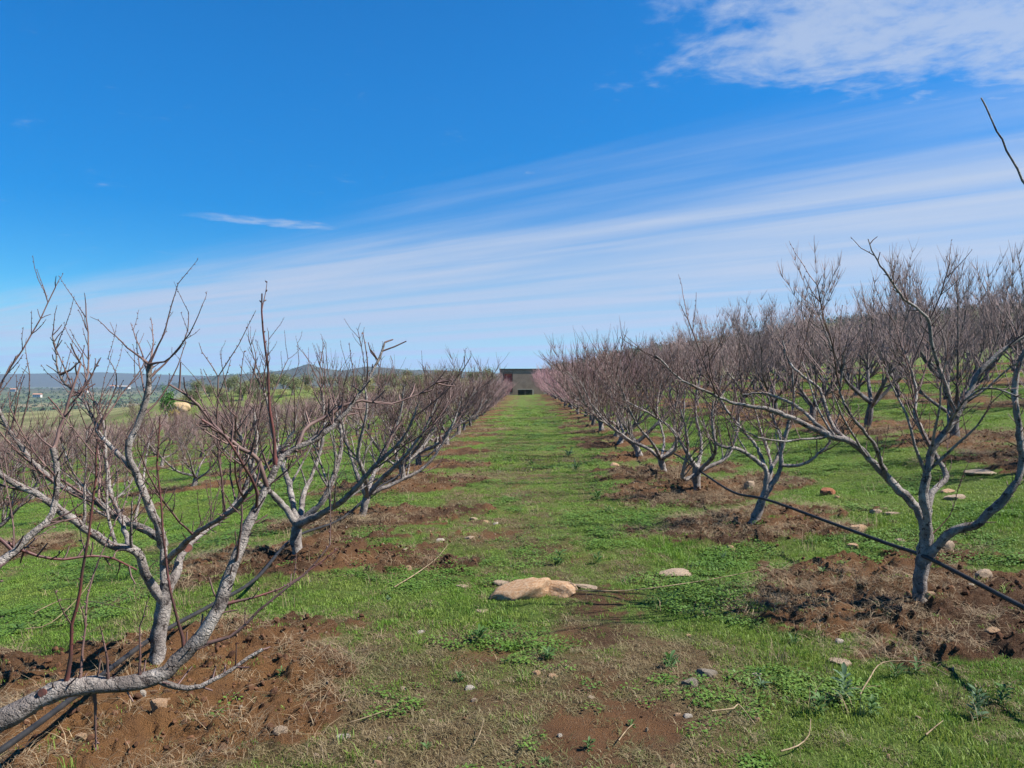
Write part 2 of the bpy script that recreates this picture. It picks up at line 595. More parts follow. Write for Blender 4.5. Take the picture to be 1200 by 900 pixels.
M['twig_pink'] = mat_plain('twig_pink', (0.27, 0.14, 0.15), (0.36, 0.22, 0.23), 5, 0.7, rnd=0.25)
M['twig_plum'] = mat_plain('twig_plum', (0.185, 0.13, 0.122), (0.29, 0.215, 0.20), 8, 0.7, rnd=0.3)
M['petal'] = mat_plain('pink_bud', (0.50, 0.22, 0.27), (0.60, 0.36, 0.40), 8, 0.6)
M['cut'] = mat_plain('pruned_wood', (0.20, 0.075, 0.055), (0.11, 0.05, 0.04), 60, 0.7)
M['pipe'] = mat_plain('black_pipe', (0.012, 0.012, 0.013), (0.03, 0.028, 0.028), 12, 0.6, spec=0.25)
M['grass'] = mat_grass('grass', (0.128, 0.235, 0.026), (0.205, 0.268, 0.048), (0.092, 0.175, 0.025))
M['grass_dry'] = mat_grass('grass_dry', (0.18, 0.13, 0.065), (0.115, 0.125, 0.04), (0.24, 0.185, 0.105), 0.2)
M['clover'] = mat_grass('clover', (0.095, 0.18, 0.026), (0.125, 0.205, 0.035), (0.08, 0.15, 0.03), 0.3)
M['straw'] = mat_plain('straw', (0.13, 0.09, 0.05), (0.29, 0.215, 0.13), 20, 0.8, rnd=0.6)
M['clod'] = mat_plain('clod', (0.045, 0.023, 0.015), (0.12, 0.06, 0.032), 9, 0.95, rnd=0.7, bumpy=0.5, spec=0.1)
M['weed'] = mat_grass('weed', (0.065, 0.135, 0.03), (0.08, 0.15, 0.04), (0.07, 0.125, 0.045), 0.3)
M['weed_blue'] = mat_grass('weed_blue', (0.07, 0.125, 0.06), (0.085, 0.145, 0.065), (0.10, 0.155, 0.09), 0.3)
M['rock_orange'] = mat_rock('rock_orange', (0.36, 0.20, 0.10), (0.44, 0.30, 0.19), (0.16, 0.075, 0.035))
M['rock_pale'] = mat_rock('rock_pale', (0.30, 0.21, 0.135), (0.38, 0.29, 0.21), (0.14, 0.09, 0.055))
M['rock_grey'] = mat_rock('rock_grey', (0.17, 0.14, 0.105), (0.26, 0.22, 0.17), (0.08, 0.06, 0.045))
M['rock_red'] = mat_rock('rock_red', (0.27, 0.09, 0.04), (0.33, 0.14, 0.07), (0.10, 0.035, 0.02))
M['rock_white'] = mat_rock('rock_white', (0.38, 0.32, 0.25), (0.48, 0.42, 0.35), (0.2, 0.155, 0.12))
M['olive'] = mat_plain('olive_leaf', (0.12, 0.135, 0.06), (0.2, 0.21, 0.11), 1.2, 0.7, 0.2, rnd=0.35)
M['olive_pale'] = mat_plain('pale_scrub', (0.22, 0.21, 0.085), (0.30, 0.27, 0.12), 1.2, 0.7, 0.2, rnd=0.3)
M['evergreen'] = mat_plain('evergreen', (0.035, 0.055, 0.02), (0.07, 0.09, 0.035), 0.6, 0.8, 0.1)
M['bright_leaf'] = mat_plain('bright_leaf', (0.06, 0.15, 0.03), (0.09, 0.19, 0.04), 2, 0.7, 0.3)
M['yellow'] = mat_plain('yellow_flower', (0.5, 0.34, 0.02), (0.35, 0.30, 0.04), 4, 0.7, 0.2)
M['ochre'] = mat_rock('ochre_earth', (0.30, 0.20, 0.10), (0.38, 0.28, 0.17), (0.17, 0.11, 0.06))
M['render_grey'] = mat_plain('cement_render', (0.25, 0.18, 0.135), (0.33, 0.245, 0.185), 1.7, 0.9, bumpy=0.3)
M['slab'] = mat_plain('concrete_slab', (0.06, 0.053, 0.048), (0.10, 0.09, 0.08), 3, 0.9)
M['red_paint'] = mat_plain('red_door_paint', (0.36, 0.07, 0.06), (0.45, 0.12, 0.10), 5, 0.6)
M['dark'] = mat_plain('dark_inside', (0.035, 0.033, 0.03), (0.07, 0.062, 0.055), 4, 0.9)
M['pale_block'] = mat_plain('pale_block', (0.32, 0.28, 0.23), (0.42, 0.38, 0.32), 6, 0.9)
M['house_white'] = mat_plain('whitewash', (0.42, 0.40, 0.36), (0.5, 0.48, 0.44), 0.3, 0.9)
M['roof_tile'] = mat_plain('roof_tile', (0.34, 0.16, 0.09), (0.42, 0.22, 0.13), 0.5, 0.9)
M['wood'] = mat_plain('weathered_wood', (0.10, 0.08, 0.06), (0.17, 0.14, 0.11), 12, 0.85)

# ------------------------------------------------------------------ where the trees stand
L1Y = [4.58, 8.05, 10.35, 12.9] + [15.6 + 2.75 * i + 0.25 * math.sin(i * 2.3) for i in range(25)]
R1Y = [5.13, 7.9, 10.5, 13.0] + [15.7 + 2.75 * i + 0.25 * math.sin(i * 1.7) for i in range(25)]
SITES = []            # side, row, number, x, y
prng = random.Random(5)


def row_x(r, y):
    return r + LEAN * y


SITES.append(('left', 0, 0, -2.15, 1.75))
SITES.append(('right', 0, 0, 2.62, 2.35))
for i, y in enumerate(L1Y):
    x = [hit(185, 786)[0], hit(350, 652)[0], hit(424, 607)[0], row_x(-2.05, y)][i] if i < 4 else row_x(-2.2, y) + prng.uniform(-.12, .12)
    yy = [hit(185, 786)[1], hit(350, 652)[1], hit(424, 607)[1], y][i] if i < 4 else y
    SITES.append(('left', 1, i, x, yy))
for i, y in enumerate(R1Y):
    x, yy = hit(*[(1075, 710), (882, 617), (817, 577), (778, 556)][i]) if i < 4 else (row_x(2.4, y) + prng.uniform(-.12, .12), y)
    SITES.append(('right', 1, i, x, yy))
for k in range(2, 8):
    r = -2.2 - 4.9 * (k - 1)
    y = 9.0 + prng.uniform(0, 2.7)
    while y < 82:
        if (row_x(r, y) / y) > -0.78:
            SITES.append(('left', k, 0, row_x(r, y) + prng.uniform(-.2, .2), y + prng.uniform(-.3, .3)))
        y += 3.0 + 0.12 * k
for k in range(2, 7):
    r = 2.4 + 4.95 * (k - 1)
    y = 10.4 + (0 if k == 2 else prng.uniform(0, 2.7))
    while y < 82:
        if (row_x(r, y) / y) < 0.80:
            SITES.append(('right', k, 0, row_x(r, y) + prng.uniform(-.2, .2), y + prng.uniform(-.25, .25)))
        y += 3.0 + 0.1 * k
for s, k, i, x, y in SITES:
    if s == 'right' and k == 0:
        PATCHES.append((x + .1, y - .2, .7, .6, 1))
    elif s == 'left':
        PATCHES.append((x + (0.12 if k < 2 else 0), y, 1.22 + prng.uniform(-.15, .25), 0.88 + prng.uniform(-.12, .15), 1))
    else:
        PATCHES.append((x + 0.05, y + 0.1, 1.2 + prng.uniform(-.15, .25), (0.95 if k < 2 else 1.6) + prng.uniform(-.12, .2), 1))
for px, py, rx_, ry_ in [(70, 855, 1.0, .7), (230, 830, .8, .55), (20, 800, .9, .6), (1130, 740, .8, .5)]:
    x, y = hit(px, py)
    PATCHES.append((x, y, rx_, ry_, 1))
for px, py, r, k in [(580, 626, 0.4, 0.8), (700, 706, 0.5, 0.8), (690, 745, 0.45, 0.7), (705, 800, 0.4, 0.75), (690, 860, 0.4, 0.9),
                     (565, 768, 0.3, 0.7), (650, 640, 0.35, 0.6), (560, 820, 0.25, 0.6), (800, 775, .2, .5), (745, 838, 0.32, 0.9), (620, 690, 0.45, 0.6), (690, 655, 0.4, 0.55),
                     (500, 600, .5, .5), (560, 655, .35, .6), (655, 590, .5, .4), (620, 535, .8, .5), (600, 570, .5, .6), (640, 560, .5, .4), (530, 625, .4, .6), (600, 655, .4, .5), (520, 675, .35, .5), (590, 600, .4, .5), (640, 505, 1.2, .5), (610, 490, 1.5, .5), (630, 470, 2.5, .5)]:
    x, y = hit(px, py)
    BARE.append((x, y, r, k))


# ------------------------------------------------------------------ the ground
def build_ground():
    fwd = np.radians(np.arange(-42, 42.01, 0.165))
    back = np.radians(np.linspace(42, 318, 70)[1:-1])
    ang = np.concatenate([fwd, back])
    rad = [0.25]
    while rad[-1] < 15500:
        d = rad[-1]
        rad.append(d * (1.05 if d < 2.4 else 1.0055 if d < 7.5 else 1.008 if d < 10 else 1.012 if d < 20 else 1.02 if d < 3000 else 1.025))
    rad = np.array(rad)
    A, Rr = np.meshgrid(ang, rad)
    X = (np.sin(A) * Rr).ravel(); Y = (np.cos(A) * Rr).ravel()
    soil = soil_at(X, Y)
    Z = base_height(X, Y) + relief(X, Y, soil_at(X, Y, False))
    na, nr = len(ang), len(rad)
    V = np.column_stack([X, Y, Z])
    V = np.vstack([V, [[0, 0, ground_z(0.0, 0.0)]]])
    i = np.arange(nr - 1)[:, None] * na
    j = np.arange(na)[None, :]
    k = (j + 1) % na
    Q = np.stack([i + j, i + na + j, i + na + k, i + k], -1).reshape(-1, 4)
    jj = np.arange(na)
    Tf = np.column_stack([np.full(na, len(V) - 1), jj, (jj + 1) % na])
    b = MB()
    b.add(V, [Q, Tf])
    o = b.build('ground', M['ground'])
    me = o.data
    dist = np.hypot(V[:, 0], V[:, 1])
    rr = V[:, 0] - LEAN * V[:, 1]
    far = np.maximum(sstep(95, 150, V[:, 1]), np.maximum(sstep(42, 60, np.abs(rr)), sstep(110, 180, dist)))
    for nm, arr in (('soil', np.append(soil, 0)), ('dry', dry_at(V[:, 0], V[:, 1])), ('far', far), ('ochre', np.exp(-(((V[:, 0] + 1.9) / 1.3) ** 2 + ((V[:, 1] - 3.9) / 1.1) ** 2)))):
        at_ = me.attributes.new(nm, 'FLOAT', 'POINT')
        at_.data.foreach_set('value', arr.astype(np.float32))
    tag(o, 'sloping orchard ground with tilled red soil round the trees, falling to a wide plain', 'ground', kind='structure')
    return o


build_ground()


# ------------------------------------------------------------------ bare fruit trees
def spline(P, step=0.05):
    P = np.asarray(P, float)
    if len(P) < 3:
        P = np.vstack([P[0], (P[0] + P[-1]) / 2, P[-1]])
    Q = np.vstack([2 * P[0] - P[1], P, 2 * P[-1] - P[-2]])
    out = []
    for i in range(1, len(Q) - 2):
        n = max(2, int(np.linalg.norm(Q[i + 1] - Q[i]) / step))
        t = np.linspace(0, 1, n, endpoint=False)[:, None]
        out.append(0.5 * (2 * Q[i] + (Q[i + 1] - Q[i - 1]) * t + (2 * Q[i - 1] - 5 * Q[i] + 4 * Q[i + 1] - Q[i + 2]) * t ** 2
                          + (-Q[i - 1] + 3 * Q[i] - 3 * Q[i + 1] + Q[i + 2]) * t ** 3))
    out.append(P[-1:])
    return np.vstack(out)


def unit(v):
    return v / (np.linalg.norm(v) + 1e-9)


def shoot_path(g, p, d, length, n, up=0.25, wander=0.12):
    pts = [p]
    d = unit(d)
    for _ in range(n):
        d = unit(d + np.array([0, 0, up / n * 1.5]) + g.normal(0, wander, 3))
        pts.append(pts[-1] + d * length / n)
    return np.array(pts)


def along(P):
    s = np.concatenate([[0], np.cumsum(np.linalg.norm(np.diff(P, axis=0), axis=1))])
    return s


def sprout(mb, g, P, R, gap, lmin, lmax, r0, t0=0.15, up=0.5, side=0.8, mat=0, buds=False, segs=3, spur=0.35):
    """twigs and short spurs along a limb"""
    s = along(P)
    L = s[-1]
    pos = L * t0 + g.uniform(0, gap)
    while pos < L:
        i = min(int(np.searchsorted(s, pos)), len(P) - 1)
        p = P[i]
        T = unit(P[min(i + 1, len(P) - 1)] - P[max(i - 1, 0)])
        w = g.normal(0, 1, 3); w = unit(w - T * np.dot(w, T))
        d = T * g.uniform(0.25, 0.8) + w * side + np.array([0, 0, up])
        if g.random() < spur:
            ln = g.uniform(0.03, 0.10)
            Q = shoot_path(g, p, d, ln, 2, 0.1, 0.15)
            mb.tube(Q, np.linspace(r0 * 0.9, r0 * 0.6, 3), 3, mat)
        else:
            ln = g.uniform(lmin, lmax) * (0.75 + 0.5 * (pos / L))
            Q = shoot_path(g, p, d, ln, segs, 0.35, 0.09)
            mb.tube(Q, np.linspace(r0, r0 * 0.42, segs + 1), 3, mat)
            if buds:
                add_buds(mb, g, Q, r0, mat)
        pos += g.uniform(0.5, 1.5) * gap


def add_buds(mb, g, Q, r, mat):
    s = along(Q)
    for q in np.arange(0.04, s[-1], 0.035):
        i = int(np.searchsorted(s, q)) - 1
        f = (q - s[i]) / max(s[i + 1] - s[i], 1e-6)
        p = Q[i] * (1 - f) + Q[i + 1] * f
        T = unit(Q[i + 1] - Q[i])
        w = g.normal(0, 1, 3); w = unit(w - T * np.dot(w, T))
        e = p + (T * 0.7 + w) * 0.008
        mb.tube(np.array([p, (p + e) / 2, e]), [0.003, 0.0034, 0.001], 3, mat)


def blossoms(mb, g, P, n, mat):
    s = len(P)
    for _ in range(n):
        p = P[g.integers(0, s)] + g.normal(0, 0.03, 3)
        a = g.normal(0, 1, (3, 3)) * 0.014
        mb.add(p + a, [np.array([[0, 1, 2]])], mat)


def generic_tree(seed, kind):
    """returns meshes: trunk, limbs, twigs, and one joined mesh for far copies"""
    g = np.random.default_rng(seed)
    peach = kind != 'plum'
    ht = g.uniform(0.26, 0.40) if peach else g.uniform(0.45, 0.6)
    lean = g.normal(0, 0.06, 2)
    tp = spline([(0, 0, -0.12), (0, 0, 0.0), (lean[0] * .5, lean[1] * .5, ht * .5), (lean[0], lean[1], ht)], 0.08)
    r0 = (0.060 if peach else 0.074) * g.uniform(0.9, 1.15)
    tr = r0 * (1.25 - 0.35 * np.clip(tp[:, 2] / ht, 0, 1)) * (1 + 0.08 * g.normal(0, 1, len(tp)))
    trunk = MB(); trunk.tube(tp, tr, 8)
    fork = tp[-1]
    nl = int(g.integers(4, 6)) if peach else int(g.integers(5, 7))
    limbs, twigs = [], MB()
    far = MB(); far.tube(tp, tr, 6, 0)
    allp = []
    az0 = g.uniform(0, 6.28)
    for i in range(nl):
        az = az0 + i * 6.283 / nl + g.normal(0, 0.25)
        o = np.array([math.cos(az), math.sin(az), 0.0])
        if peach:
            reach, rise = g.uniform(0.9, 1.45), g.uniform(1.0, 1.45)
            c = [fork - np.array([0, 0, g.uniform(0.02, .12)]), fork + o * 0.32 * reach + [0, 0, 0.13 * rise],
                 fork + o * 0.65 * reach + [0, 0, 0.48 * rise], fork + o * 0.92 * reach + [0, 0, 0.95 * rise * .85], fork + o * 1.05 * reach + [0, 0, rise]]
        else:
            reach, rise = g.uniform(0.75, 1.4), g.uniform(1.9, 2.6)
            c = [fork - np.array([0, 0, g.uniform(0.02, .12)]), fork + o * 0.40 * reach + [0, 0, 0.16 * rise],
                 fork + o * 0.72 * reach + [0, 0, 0.42 * rise], fork + o * 0.92 * reach + [0, 0, 0.72 * rise], fork + o * 1.05 * reach + [0, 0, rise]]
        c = [np.asarray(q) + g.normal(0, 0.05, 3) * (1 if n else 0) for n, q in enumerate(c)]
        P = spline(c, 0.14)
        rl = r0 * g.uniform(0.52, 0.68)
        R = rl * np.linspace(1, 0.22, len(P)) ** 1.25 * (1 + 0.07 * g.normal(0, 1, len(P)))
        lm = MB(); lm.tube(P, R, 6)
        far.tube(P[::2] if len(P) > 8 else P, R[::2] if len(P) > 8 else R, 4, 0)
        allp.append(P)
        s = along(P)
        nb = int(g.integers(11, 14)) if peach else int(g.integers(16, 20))
        for b in range(nb):
            k = int(len(P) * g.uniform(0.18, 0.95))
            k = min(max(k, 1), len(P) - 2)
            T = unit(P[k + 1] - P[k - 1])
            w = g.normal(0, 1, 3); w = unit(w - T * np.dot(w, T))
            d = T * 0.7 + w * 0.8 + np.array([0, 0, 0.35])
            Q = shoot_path(g, P[k], d, g.uniform(0.4, 0.85) if peach else g.uniform(0.5, 1.1), 5, 0.5, 0.1)
            rb = R[k] * 0.55
            lm.tube(Q, np.linspace(rb, 0.004, 6), 4)
            far.tube(Q[::2] if len(Q) > 4 else Q, np.linspace(rb, 0.004, len(Q[::2])), 3, 0)
            sprout(twigs, g, Q, None, 0.026 if peach else 0.024, 0.10, 0.42 if peach else 0.38, 0.0046, 0.05, 0.55 if peach else 0.7, 0.7, spur=0.3)
            allp.append(Q)
        sprout(twigs, g, P, R, 0.028, 0.14, 0.55 if peach else 0.45, 0.0040, 0.12, 0.6, 0.7)
        limbs.append(lm)
    for v, f, m in [(np.concatenate(twigs.v), twigs.f, 1)]:
        far.v.append(v)
        far.f += [q + far.n for q in f]
        far.m += [(1, len(q)) for q in f]
        far.n += len(v)
    if kind == 'pink':
        P = np.concatenate(allp)
        tv = np.concatenate(twigs.v)
        blossoms(far, g, tv, 420, 2)
    return trunk, limbs, twigs, far


ORD = ['first', 'second', 'third', 'fourth', 'fifth', 'sixth', 'seventh', 'eighth', 'ninth', 'tenth', 'eleventh', 'twelfth']
BANK = {}
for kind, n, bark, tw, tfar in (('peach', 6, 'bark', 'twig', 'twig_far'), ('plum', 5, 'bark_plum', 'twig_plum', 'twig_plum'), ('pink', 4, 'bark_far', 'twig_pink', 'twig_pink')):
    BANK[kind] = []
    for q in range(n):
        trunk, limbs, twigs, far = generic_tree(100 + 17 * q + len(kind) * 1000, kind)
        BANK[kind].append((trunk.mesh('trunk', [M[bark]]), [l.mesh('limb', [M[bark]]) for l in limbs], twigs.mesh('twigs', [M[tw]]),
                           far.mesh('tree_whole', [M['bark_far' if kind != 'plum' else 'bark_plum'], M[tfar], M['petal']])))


def place_tree(name, kind, x, y, label, group, scale=1.0, parts=True, var=None, rz=None, cat='tree'):
    trunk, limbs, twigs, far = BANK[kind][prng.randrange(len(BANK[kind])) if var is None else var]
    z = ground_z(x, y)
    rz = prng.uniform(0, 6.28) if rz is None else rz
    if parts:
        root = empty(name, (x, y, z), rz)
        link('trunk', trunk, root)
        for l in limbs:
            link('limb', l, root)
        tag(link('twigs', twigs, root), kind='stuff')
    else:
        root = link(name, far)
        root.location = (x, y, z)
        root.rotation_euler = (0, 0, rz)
    root.scale = (scale * prng.uniform(.88, 1.12), scale * prng.uniform(.88, 1.12), scale * prng.uniform(0.9, 1.1))
    root.rotation_euler = (prng.gauss(0, .045), prng.gauss(0, .045), rz)
    return tag(root, label, cat, group)


class Hero:
    """a tree traced from the photograph: pixel paths with depths of their own"""
    def __init__(s, name, base, label, seed, group=None):
        s.root = empty(name, base)
        tag(s.root, label, 'tree', group)
        s.b = np.array(base, float)
        s.g = np.random.default_rng(seed)
        s.tw = MB()
        s.paths = []
        s.thin = 0.8

    def pts(s, path):
        return np.array([at(*q) for q in path])

    def snap(s, P):
        P = np.array(P, float)
        if s.paths:
            A = np.concatenate(s.paths)
            # a new piece starts on the wood nearest to it
            P[0] = A[int(np.argmin(np.linalg.norm(A - P[0], axis=1)))]
        return P

    def limb(s, path, r0, r1, name='limb', mat='bark', gap=0.045, lmin=0.10, lmax=0.4, t0=0.25, sides=9, knob=0.14, world=False, twigs=True, subs=0, up=0.5, spur=0.4, cap=False, rs=None):
        P = spline(s.snap(path if world else s.pts(path)), 0.035)
        s.paths.append(P)
        n = len(P)
        P = P + s.g.normal(0, 0.0025, P.shape)
        k = fbm(np.linspace(0, n / 3.5, n), np.full(n, s.g.uniform(0, 50)), 3, 3) - 0.5
        R = (np.interp(np.linspace(0, 1, n), np.linspace(0, 1, len(rs)), rs) if rs else np.linspace(r0, r1, n)) * s.thin * (1 + 2.2 * knob * k)
        if mat == 'bark' and s.paths[1:]:
            R[:4] *= np.linspace(1.25, 1.05, len(R[:4]))
        mb = MB(); mb.tube(P - s.b, R, sides, 0, cap, 0.10 if R[0] > 0.012 else 0.0)
        o = mb.build(name, M[mat], s.root)
        for _ in range(subs):
            i = int(n * s.g.uniform(0.25, 0.92))
            i = min(max(i, 1), n - 2)
            T = unit(P[i + 1] - P[i - 1])
            w = s.g.normal(0, 1, 3); w = unit(w - T * np.dot(w, T))
            Q = shoot_path(s.g, P[i], T * 0.6 + w * 0.8 + np.array([0, 0, 0.4]), s.g.uniform(0.35, 0.8), 7, 0.45, 0.08)
            q = MB(); q.tube(Q - s.b, np.linspace(max(R[i] * 0.45, 0.006), 0.0035, 8), 5)
            q.build('branch', M['bark' if R[i] > 0.02 else 'twig'], s.root)
            sprout(s.tw, s.g, Q - s.b, None, 0.05, 0.08, 0.32, 0.0036, 0.15, 0.5, 0.75, 0, True, 4, 0.4)
        if twigs:
            sprout(s.tw, s.g, P - s.b, R, gap, lmin, lmax, 0.0036, t0, up, 0.75, 0, True, 4, spur)
            sprout(s.tw, s.g, P - s.b, R, 0.045, .02, .05, 0.0045, 0.12, 0.3, 0.9, 0, False, 2, 1.0)
        return P

    def shoot(s, path, r0=0.006, r1=0.0028, mat='shoot', world=False, side=True):
        P = spline(s.snap(path if world else s.pts(path)), 0.05)
        ks = np.linspace(0, len(P) / 5.0, len(P))
        P = P + 0.012 * np.column_stack([vnoise(ks, ks * 0 + s.g.uniform(0, 90), 4 + a_) - .5 for a_ in range(3)]) * np.minimum(np.arange(len(P)) / 3.0, 1)[:, None] + s.g.normal(0, 0.0015, P.shape)
        r0, r1 = r0 * .8, r1 * .75
        rr_ = np.linspace(r0, r1, len(P)); rr_[:2] *= (1.7, 1.2)
        mb = MB(); mb.tube(P - s.b, rr_, 5)
        add_buds(mb, s.g, P - s.b, r0, 0)
        o = mb.build('shoot', M[mat], s.root)
        if side:
            sprout(s.tw, s.g, P - s.b, None, 0.15, 0.05, 0.2, 0.0026, 0.2, 0.4, 0.6, 0, True, 3, 0.5)
        return o

    def cut(s, px, py, d, r, direction, length=0.03):
        p = at(px, py, d)
        dv = unit(np.array(direction, float))
        mb = MB()
        mb.tube(np.array([p - dv * length, p - dv * length * .5, p]) - s.b, [r * 1.25, r * 1.1, r], 12, 0)
        st = mb.build('stub', M['bark'], s.root)
        mb = MB()
        mb.tube(np.array([p - dv * 0.004, p + dv * 0.002]) - s.b, [r * .93, r * 0.93], 12, 0, True)
        return mb.build('pruning_cut', M['cut'], st, smooth=False)

    def done(s):
        tag(s.tw.build('twigs', M['twig'], s.root), kind='stuff')


def site(side, row, n):
    for s_, k, i, x, y in SITES:
        if (s_, k, i) == (side, row, n):
            return x, y, ground_z(x, y)


# --- the leaning limb of the tree beside the photographer, left
x, y, z = site('left', 0, 0)
h = Hero('peach_tree', (x, y, z), 'peach tree with a low thick limb leaning over the black pipe', 11)
b = np.array((x, y, z))
h.limb([b + (0, 0, -.1), b + (0, 0, 0.1), b + (0.02, 0.02, .38)], 0.10, 0.085, 'trunk', world=True, twigs=False)
h.limb([b + (0.02, 0.02, .33), b + (0.25, .18, .5), at(-60, 878, 2.22), at(0, 848, 2.3), at(60, 812, 2.34), at(110, 803, 2.38), at(180, 795, 2.44), at(216, 765, 2.48),
        at(245, 735, 2.5), at(268, 680, 2.54), at(290, 620, 2.6), at(305, 585, 2.63), at(318, 558, 2.66), at(332, 535, 2.68), at(362, 519, 2.72), at(391, 499, 2.76), at(414, 473, 2.8), at(431, 447, 2.84), at(442, 423, 2.86), at(451, 403, 2.88)], 0.044, 0.019, world=True, t0=0.25, gap=0.15, lmax=0.22, knob=0.16, spur=0.75,
       rs=[.046, .044, .042, .042, .041, .04, .038, .036, .034, .032, .031, .03, .028, .024, .016, .013, .011, .009, .007, .005])
h.limb([(347, 527, 2.7), (362, 497, 2.78), (385, 487, 2.84), (414, 471, 2.9), (470, 470, 3.0), (520, 445, 3.08)], 0.009, 0.003, 'branch', gap=0.16, lmax=.2, mat='twig', spur=0.6)
h.limb([(314, 566, 2.65), (302, 540, 2.61), (283, 526, 2.58), (264, 510, 2.56), (243, 486, 2.52), (222, 465, 2.5), (198, 452, 2.48)], 0.011, 0.0035, 'branch', gap=0.13, lmax=.25, mat='twig')
h.limb([(308, 600, 2.62), (300, 570, 2.56), (286, 545, 2.5), (262, 510, 2.45), (236, 490, 2.42)], 0.0065, 0.003, 'branch', gap=0.14, lmax=.25, mat='shoot')
h.shoot([(324, 548, 2.67), (320, 520, 2.66), (317, 480, 2.65), (314, 435, 2.64), (309, 385, 2.63), (308, 343, 2.62)], 0.0085, 0.0035, 'shoot')
h.limb([(178, 806, 2.44), (220, 806, 2.46), (263, 790, 2.5), (306, 760, 2.55)], 0.012, 0.007, 'branch', mat='bark', gap=0.3, lmax=.1, spur=.9)
h.shoot([(228, 763, 2.5), (270, 747, 2.5), (320, 701, 2.52), (356, 672, 2.55), (386, 637, 2.58)], 0.008, 0.003, 'twig')
h.shoot([(263, 708, 2.52), (313, 694, 2.6), (342, 680, 2.66), (395, 642, 2.75)], 0.006, 0.003, 'shoot')
h.shoot([(215, 756, 2.48), (205, 710, 2.46), (197, 670, 2.45), (190, 600, 2.44), (186, 545, 2.43), (187, 490, 2.42)], 0.0065, 0.003, 'shoot')
h.shoot([(70, 800, 2.35), (86, 730, 2.33), (101, 650, 2.31), (112, 560, 2.3), (114, 512, 2.29)], 0.008, 0.0035, 'shoot')
h.shoot([(92, 745, 2.36), (105, 700, 2.4), (118, 655, 2.44), (133, 610, 2.48)], 0.005, 0.0025, 'twig')
h.shoot([(165, 797, 2.43), (164, 770, 2.42), (163, 735, 2.42)], 0.006, 0.0035, 'twig')
h.shoot([(125, 803, 2.39), (126, 770, 2.37), (122, 740, 2.36)], 0.006, 0.003, 'twig')
h.shoot([(110, 805, 2.38), (112, 850, 2.4), (112, 880, 2.42)], 0.006, 0.003, 'twig')
h.shoot([(277, 660, 2.55), (283, 620, 2.5), (284, 590, 2.48)], 0.006, 0.004, 'twig')
h.cut(50, 812, 2.315, 0.014, (0.1, -1, 0.1), 0.05)
h.limb([b + (0.02, 0.02, .33), b + (0.1, .25, .55), at(-40, 700, 2.4), at(0, 660, 2.5), at(32, 632, 2.55), at(62, 600, 2.6), at(66, 560, 2.62), at(63, 525, 2.64)], 0.03, 0.012, world=True, t0=.45, gap=.1, lmax=.3)
h.limb([(64, 530, 2.64), (75, 490, 2.68), (85, 455, 2.7), (96, 425, 2.74)], 0.008, 0.004, 'branch', mat='twig', gap=.1, lmax=.25)
h.limb([(-30, 600, 2.5), (-8, 628, 2.52), (15, 640, 2.55), (60, 655, 2.6), (120, 652, 2.7), (160, 668, 2.8)], 0.008, 0.004, 'branch', mat='shoot', gap=.16, lmax=.2)
h.limb([b + (0.0, 0.02, .33), b + (-.35, -.1, .75), b + (-.6, -.2, 1.4), b + (-.7, -.2, 2.0)], 0.045, 0.01, world=True, subs=4)
h.limb([b + (0.0, 0.0, .33), b + (.1, -.4, .75), b + (.15, -.7, 1.3), b + (.2, -.8, 1.9)], 0.042, 0.01, world=True, subs=4)
h.done()

# --- first whole tree of the left row
x, y, z = site('left', 1, 0)
d0 = y
h = Hero('peach_tree', (x, y, z), 'pale barked peach tree on orange soil, its trunk crossed by the low black pipe', 21)
h.limb([(183, 800, d0), (185, 785, d0), (186, 745, d0), (192, 705, d0), (196, 680, d0)], 0.060, 0.050, 'trunk', twigs=False, sides=12)
h.limb([(192, 705, d0), (173, 677, d0 - .08), (160, 647, d0 - .15), (127, 637, d0 - .25), (83, 607, d0 - .35), (50, 583, d0 - .4), (20, 567, d0 - .45), (-5, 550, d0 - .5), (-40, 500, d0 - .5)], 0.036, 0.015, subs=7, t0=.25)
h.limb([(194, 690, d0), (192, 660, d0 + .05), (187, 632, d0 + .1), (147, 610, d0 + .25), (110, 587, d0 + .3), (77, 573, d0 + .35), (43, 547, d0 + .4), (20, 517, d0 + .4), (0, 483, d0 + .4), (-15, 440, d0 + .4)], 0.033, 0.013, subs=8, t0=.3)
h.limb([(189, 640, d0 + .05), (186, 618, d0 + .03), (170, 580, d0), (156, 548, d0 - .02), (150, 527, d0 - .03), (156, 508, d0 - .02), (165, 490, d0), (173, 460, d0), (175, 427, d0)], 0.032, 0.018, gap=.09, t0=.15, lmax=.35)
h.limb([(152, 640, d0 - .15), (140, 605, d0 + .15), (130, 575, d0 + .25), (124, 535, d0 + .35), (123, 505, d0 + .4), (112, 470, d0 + .45)], 0.02, 0.008, subs=2)
h.limb([(156, 546, d0), (135, 528, d0 + .1), (117, 510, d0 + .15), (104, 480, d0 + .2), (90, 462, d0 + .25), (70, 440, d0 + .3), (65, 410, d0 + .3), (62, 393, d0 + .3)], 0.02, 0.005, subs=1)
h.limb([(196, 655, d0), (233, 623, d0 - .3), (265, 604, d0 - .45), (290, 578, d0 - .55), (318, 540, d0 - .6), (345, 505, d0 - .6)], 0.026, 0.008, subs=5, mat='bark')
h.limb([(196, 690, d0 + .02), (206, 675, d0 + .08), (214, 648, d0 + .15), (240, 622, d0 + .3), (268, 600, d0 + .45), (290, 565, d0 + .5), (300, 525, d0 + .5), (298, 480, d0 + .5)], 0.032, 0.010, subs=4)
h.cut(220, 642, d0 + .02, 0.026, (0.5, -1, 0.1), 0.06)
top = (175, 427, d0)
